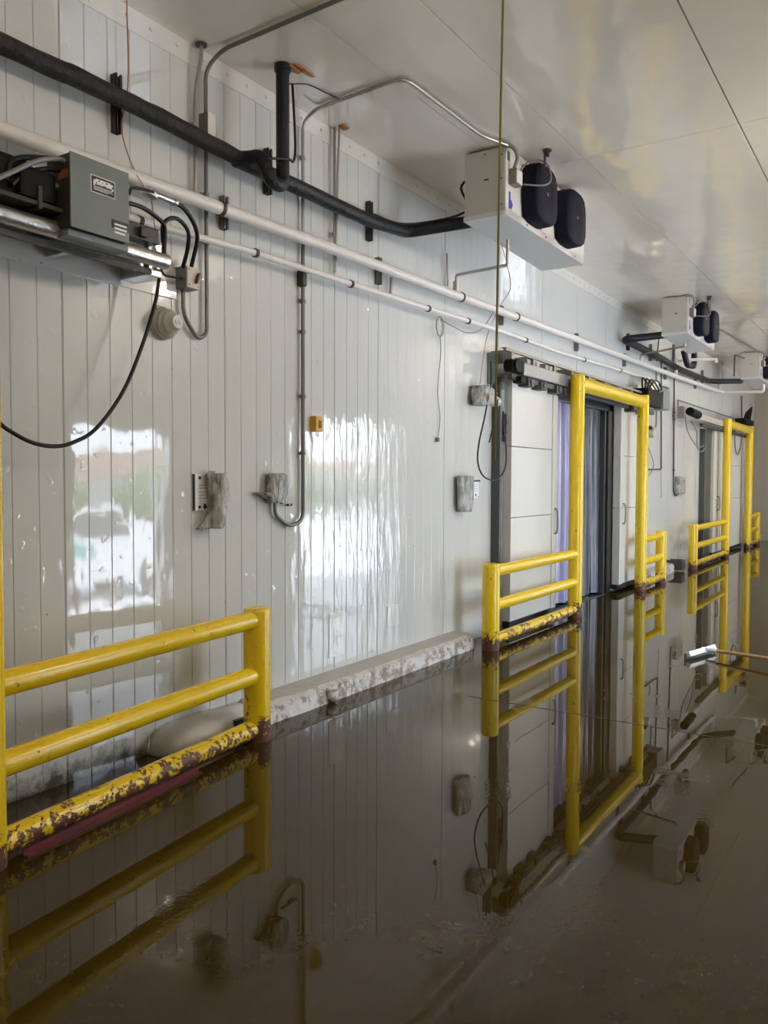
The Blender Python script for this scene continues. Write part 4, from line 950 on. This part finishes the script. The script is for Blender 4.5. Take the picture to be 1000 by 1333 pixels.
# pull cord from the ceiling
top = Vector((3.72, -1.75, HC)); 
c_ = CAM + ray(655, 0).normalized() * 4.45
p1_ = CAM + ray(651, 190) * (c_ - CAM).dot(FW) / F; p2_ = CAM + ray(646, 480) * (c_ - CAM).dot(FW) / F; p3_ = CAM + ray(645, 640) * (c_ - CAM).dot(FW) / F
tp_ = c_ + (c_ - p1_) * ((HC - c_.z) / (c_.z - p1_.z)) if c_.z < HC else c_
p3_ = p2_ + (p2_ - p1_).normalized() * .42
cable('pull_cord', 'taut thin olive pull cord hanging from the ceiling in front of the nearest evaporator', 'cord', [tp_, c_, p1_, p2_, p3_], .0055, M_ROPE, k=4)

# boxes beyond the near portal
a = at(846, 494, -.05); b_ = at(853.5, 519, -.05)
bx_ = thing('switch_box', 'white switch box with glowing yellow window above the near portal corner', 'electrical box', (a.x, -.05, b_.z))
obj('body', MB().box(a.x, b_.x, -.10, 0, b_.z, a.z, .01), M_PVC, bx_)
q0, q1 = at(848.5, 502, -.10), at(852, 511, -.10)
obj('window', MB().box(q0.x, q1.x, -.104, -.10, q1.z, q0.z, .002), M_GLOW, bx_, 'glowing yellow window')
e = at(850, 563, -.07)
rb = thing('round_box', 'round grey junction box half hidden by the right post of the near portal', 'electrical box', (e.x, -.05, e.z - .1), 'junction boxes')
obj('body', MB().cyl((e.x, 0, e.z), (e.x, -.1, e.z), .085, 20), M_PVCD, rb); obj('hub', MB().cyl((e.x - .1, -.05, e.z + .08), (e.x - .02, -.05, e.z + .05), .03, 10), M_STRUT, rb)
a = at(885, 620, -.06); b_ = at(889, 643, -.06)
o = obj('bagged_box', MB().box(a.x - .1, b_.x + .1, -.09, 0, b_.z, a.z, .03), M_BAG); tag(o, 'small far wall box in plastic at the hook of the coupled conduit', 'wrapped box', 'boxes wrapped in plastic')
p = at(963, 634, -.03); tag(obj('wall_plate', MB().box(p.x - .2, p.x + .1, -.03, 0, p.z - .22, p.z + .25, .01), M_STRUTG), 'small grey plate on the wall inside the farthest portal', 'electrical box')

# ------------------------------------------------------------------ floor joint and squeegee
struct('trim_12', MB().box(5.312, 5.320, -4.5, -.95, 0.0, .0016), M_LBLK)
sq = thing('squeegee', 'floor squeegee with pale metal head and wooden handle on the wet floor', 'squeegee', (8.0, -2.1, 0))
L_, R_ = atz(896, 856, .02), atz(930, 842, .05)
d = (R_ - L_); d.z = 0; d.normalize(); nrm = Vector((-d.y, d.x, 0))
Lh = (R_ - L_).length
Mx = Matrix.Translation((L_ + R_) / 2) @ Matrix((( d.x, nrm.x, 0, 0), (d.y, nrm.y, 0, 0), (0, 0, 1, 0), (0, 0, 0, 1)))
Mh = Mx @ Matrix.Rotation(math.radians(-25), 4, 'X')
obj('head', MB().box(-Lh / 2, Lh / 2, -.025, .02, -.012, .035, .006, Mh), M_SQ, sq)
obj('blade', MB().box(-Lh / 2 - .02, Lh / 2, .018, .026, -.045, .02, .001, Mx), M_LBLK, sq)
mid = (L_ + R_) / 2 + Vector((.05, -.03, .02)); e = Vector((7.82, -3.35, .75))
hd = atz(1000, 857, .075); dirh = (hd - mid).normalized(); end = mid + dirh * 1.5
obj('handle', MB().tube([mid + dirh * .06, end], .0155, 14), M_WOOD, sq)
obj('socket', MB().tube([mid - dirh * .04, mid + dirh * .10], [.018, .022], 12), M_SQ, sq)

# ------------------------------------------------------------------ the yard outside the dock openings
struct('ground', MB().box(-40, 80, -90, YR - .2, -1.25, -1.1), M_ASPH)
tk = thing('pickup_truck', 'white pickup truck with teal stripe parked in the yard, seen reflected in the wall', 'truck', (11.5, -11.5, -1.1))
TX, TY, TZ = 11.2, -11.2, -1.1
mb = MB(); mb.extrude([(TX - 2.4, TZ + .5), (TX + 2.5, TZ + .5), (TX + 2.6, TZ + .95), (TX + 2.5, TZ + 1.15), (TX + 1.3, TZ + 1.3), (TX + .7, TZ + 2.05), (TX - .7, TZ + 2.1), (TX - .85, TZ + 1.4), (TX - 2.4, TZ + 1.4)], TY - 1.9, TY); obj('body', mb, M_TRUCK, tk)
mb = MB(); mb.extrude([(TX - .6, TZ + 1.4), (TX + 1.05, TZ + 1.38), (TX + .6, TZ + 1.95), (TX - .55, TZ + 1.98)], TY, TY + .02); obj('side_window', mb, M_GLASSD, tk)
obj('stripe', MB().box(TX - 2.3, TX - .2, TY, TY + .015, TZ + 1.05, TZ + 1.25), M_TEAL, tk)
for wx in (TX - 1.5, TX + 1.7):
    for wy in (TY - 1.8, TY - .02):
        obj('wheel', MB().cyl((wx, wy - .1, TZ + .4), (wx, wy + .12, TZ + .4), .4, 24), M_TIRE, tk)
bg = thing('yard_building', 'long low tan building behind the yard', 'building', (30, -45, -1.1))
obj('wall', MB().box(-30, 90, -50, -45, -1.1, 3.6), M_TAN, bg); obj('lower_wall', MB().box(-30, 90, -45, -44.6, -1.1, 1.9), M_SHED, bg); obj('roof', MB().box(-31, 91, -51, -44, 3.6, 3.9), M_TRUCK, bg)
for i in range(9):
    x = 12 + i * 5.5
    tag(obj('shrub', MB().disc_ball((x, -38 + (i % 3) * 2, .4), 2.3, 1.6, 1.5, 18, 12, .6, 9), M_LEAF), 'green shrub in the yard before the tan building', 'shrub', 'yard shrubs')

# ------------------------------------------------------------------ light
wd = bpy.data.worlds.new('sky'); bpy.context.scene.world = wd; wd.use_nodes = True
n = wd.node_tree.nodes; l = wd.node_tree.links; bgn = n['Background']
tc = n.new('ShaderNodeTexCoord'); sp_ = n.new('ShaderNodeSeparateXYZ'); l.new(tc.outputs['Generated'], sp_.inputs[0])
r_ = n.new('ShaderNodeValToRGB'); r_.color_ramp.elements[0].position = 0.0; r_.color_ramp.elements[0].color = (0.80, 0.90, 1, 1)
r_.color_ramp.elements[1].position = .6; r_.color_ramp.elements[1].color = (0.62, 0.78, 1.0, 1)
l.new(sp_.outputs[2], r_.inputs[0]); l.new(r_.outputs[0], bgn.inputs[0]); bgn.inputs[1].default_value = SKY = 9.0
sl = bpy.data.lights.new('sun', 'SUN'); sl.energy = 22; sl.angle = .01; sl.color = (1, .96, .9)
so = bpy.data.objects.new('sun', sl); C.objects.link(so); so.location = (5, 10, 20); so.rotation_euler = (math.radians(-28), math.radians(8), 0)
for a, b_, h in ops:                        # portals guide the sky light into the openings
    ld = bpy.data.lights.new('sky_portal', 'AREA'); ld.shape = 'RECTANGLE'; ld.size = b_ - a; ld.size_y = h; ld.cycles.is_portal = True
    lo = bpy.data.objects.new('sky_portal', ld); C.objects.link(lo); lo.location = ((a + b_) / 2, YR - .1, h / 2); lo.rotation_euler = (PI / 2, 0, 0)
LAMPS = [(-1.0, 45), (2.6, 50), (6.9, 90), (15.0, 95), (15.5, 95), (20.6, 50)]
for i, (x, pw) in enumerate(LAMPS):
    t = thing('ceiling_lamp', 'globe ceiling lamp over the opposite side of the aisle', 'lamp', (x, -4.0, 3.9), 'ceiling lamps across the aisle')
    obj('housing', MB().tube([(x, -4.0, HC), (x, -4.0, 4.12), (x, -4.0, 4.10), (x, -4.0, 4.03)], [.06, .06, .09, .07], 20), M_UNITW, t)
    mb = MB()
    for k_ in range(6):
        an = k_ * PI / 3; mb.tube([(x + .09 * math.cos(an), -4 + .09 * math.sin(an), 4.04), (x + .11 * math.cos(an), -4 + .11 * math.sin(an), 3.94), (x + .03 * math.cos(an), -4 + .03 * math.sin(an), 3.82)], .003, 5)
    obj('guard_cage', mb, M_STRUTG, t)
    ld = bpy.data.lights.new('lamp_light', 'POINT'); ld.shadow_soft_size = .05; ld.energy = pw; ld.color = (1.0, .88, .74)
    lo = bpy.data.objects.new('lamp_light', ld); C.objects.link(lo); lo.parent = t; lo.location = (0, 0, .0)

sc = bpy.context.scene
sc.view_settings.view_transform = 'Standard'; sc.view_settings.look = 'None'; sc.view_settings.gamma = 1; sc.view_settings.use_curve_mapping = False
sc.view_settings.exposure = 0.27
sc.cycles.use_denoising = True; sc.cycles.max_bounces = 10; sc.cycles.diffuse_bounces = 5; sc.cycles.glossy_bounces = 5
sc.cycles.sample_clamp_indirect = 6.0; sc.cycles.caustics_reflective = False
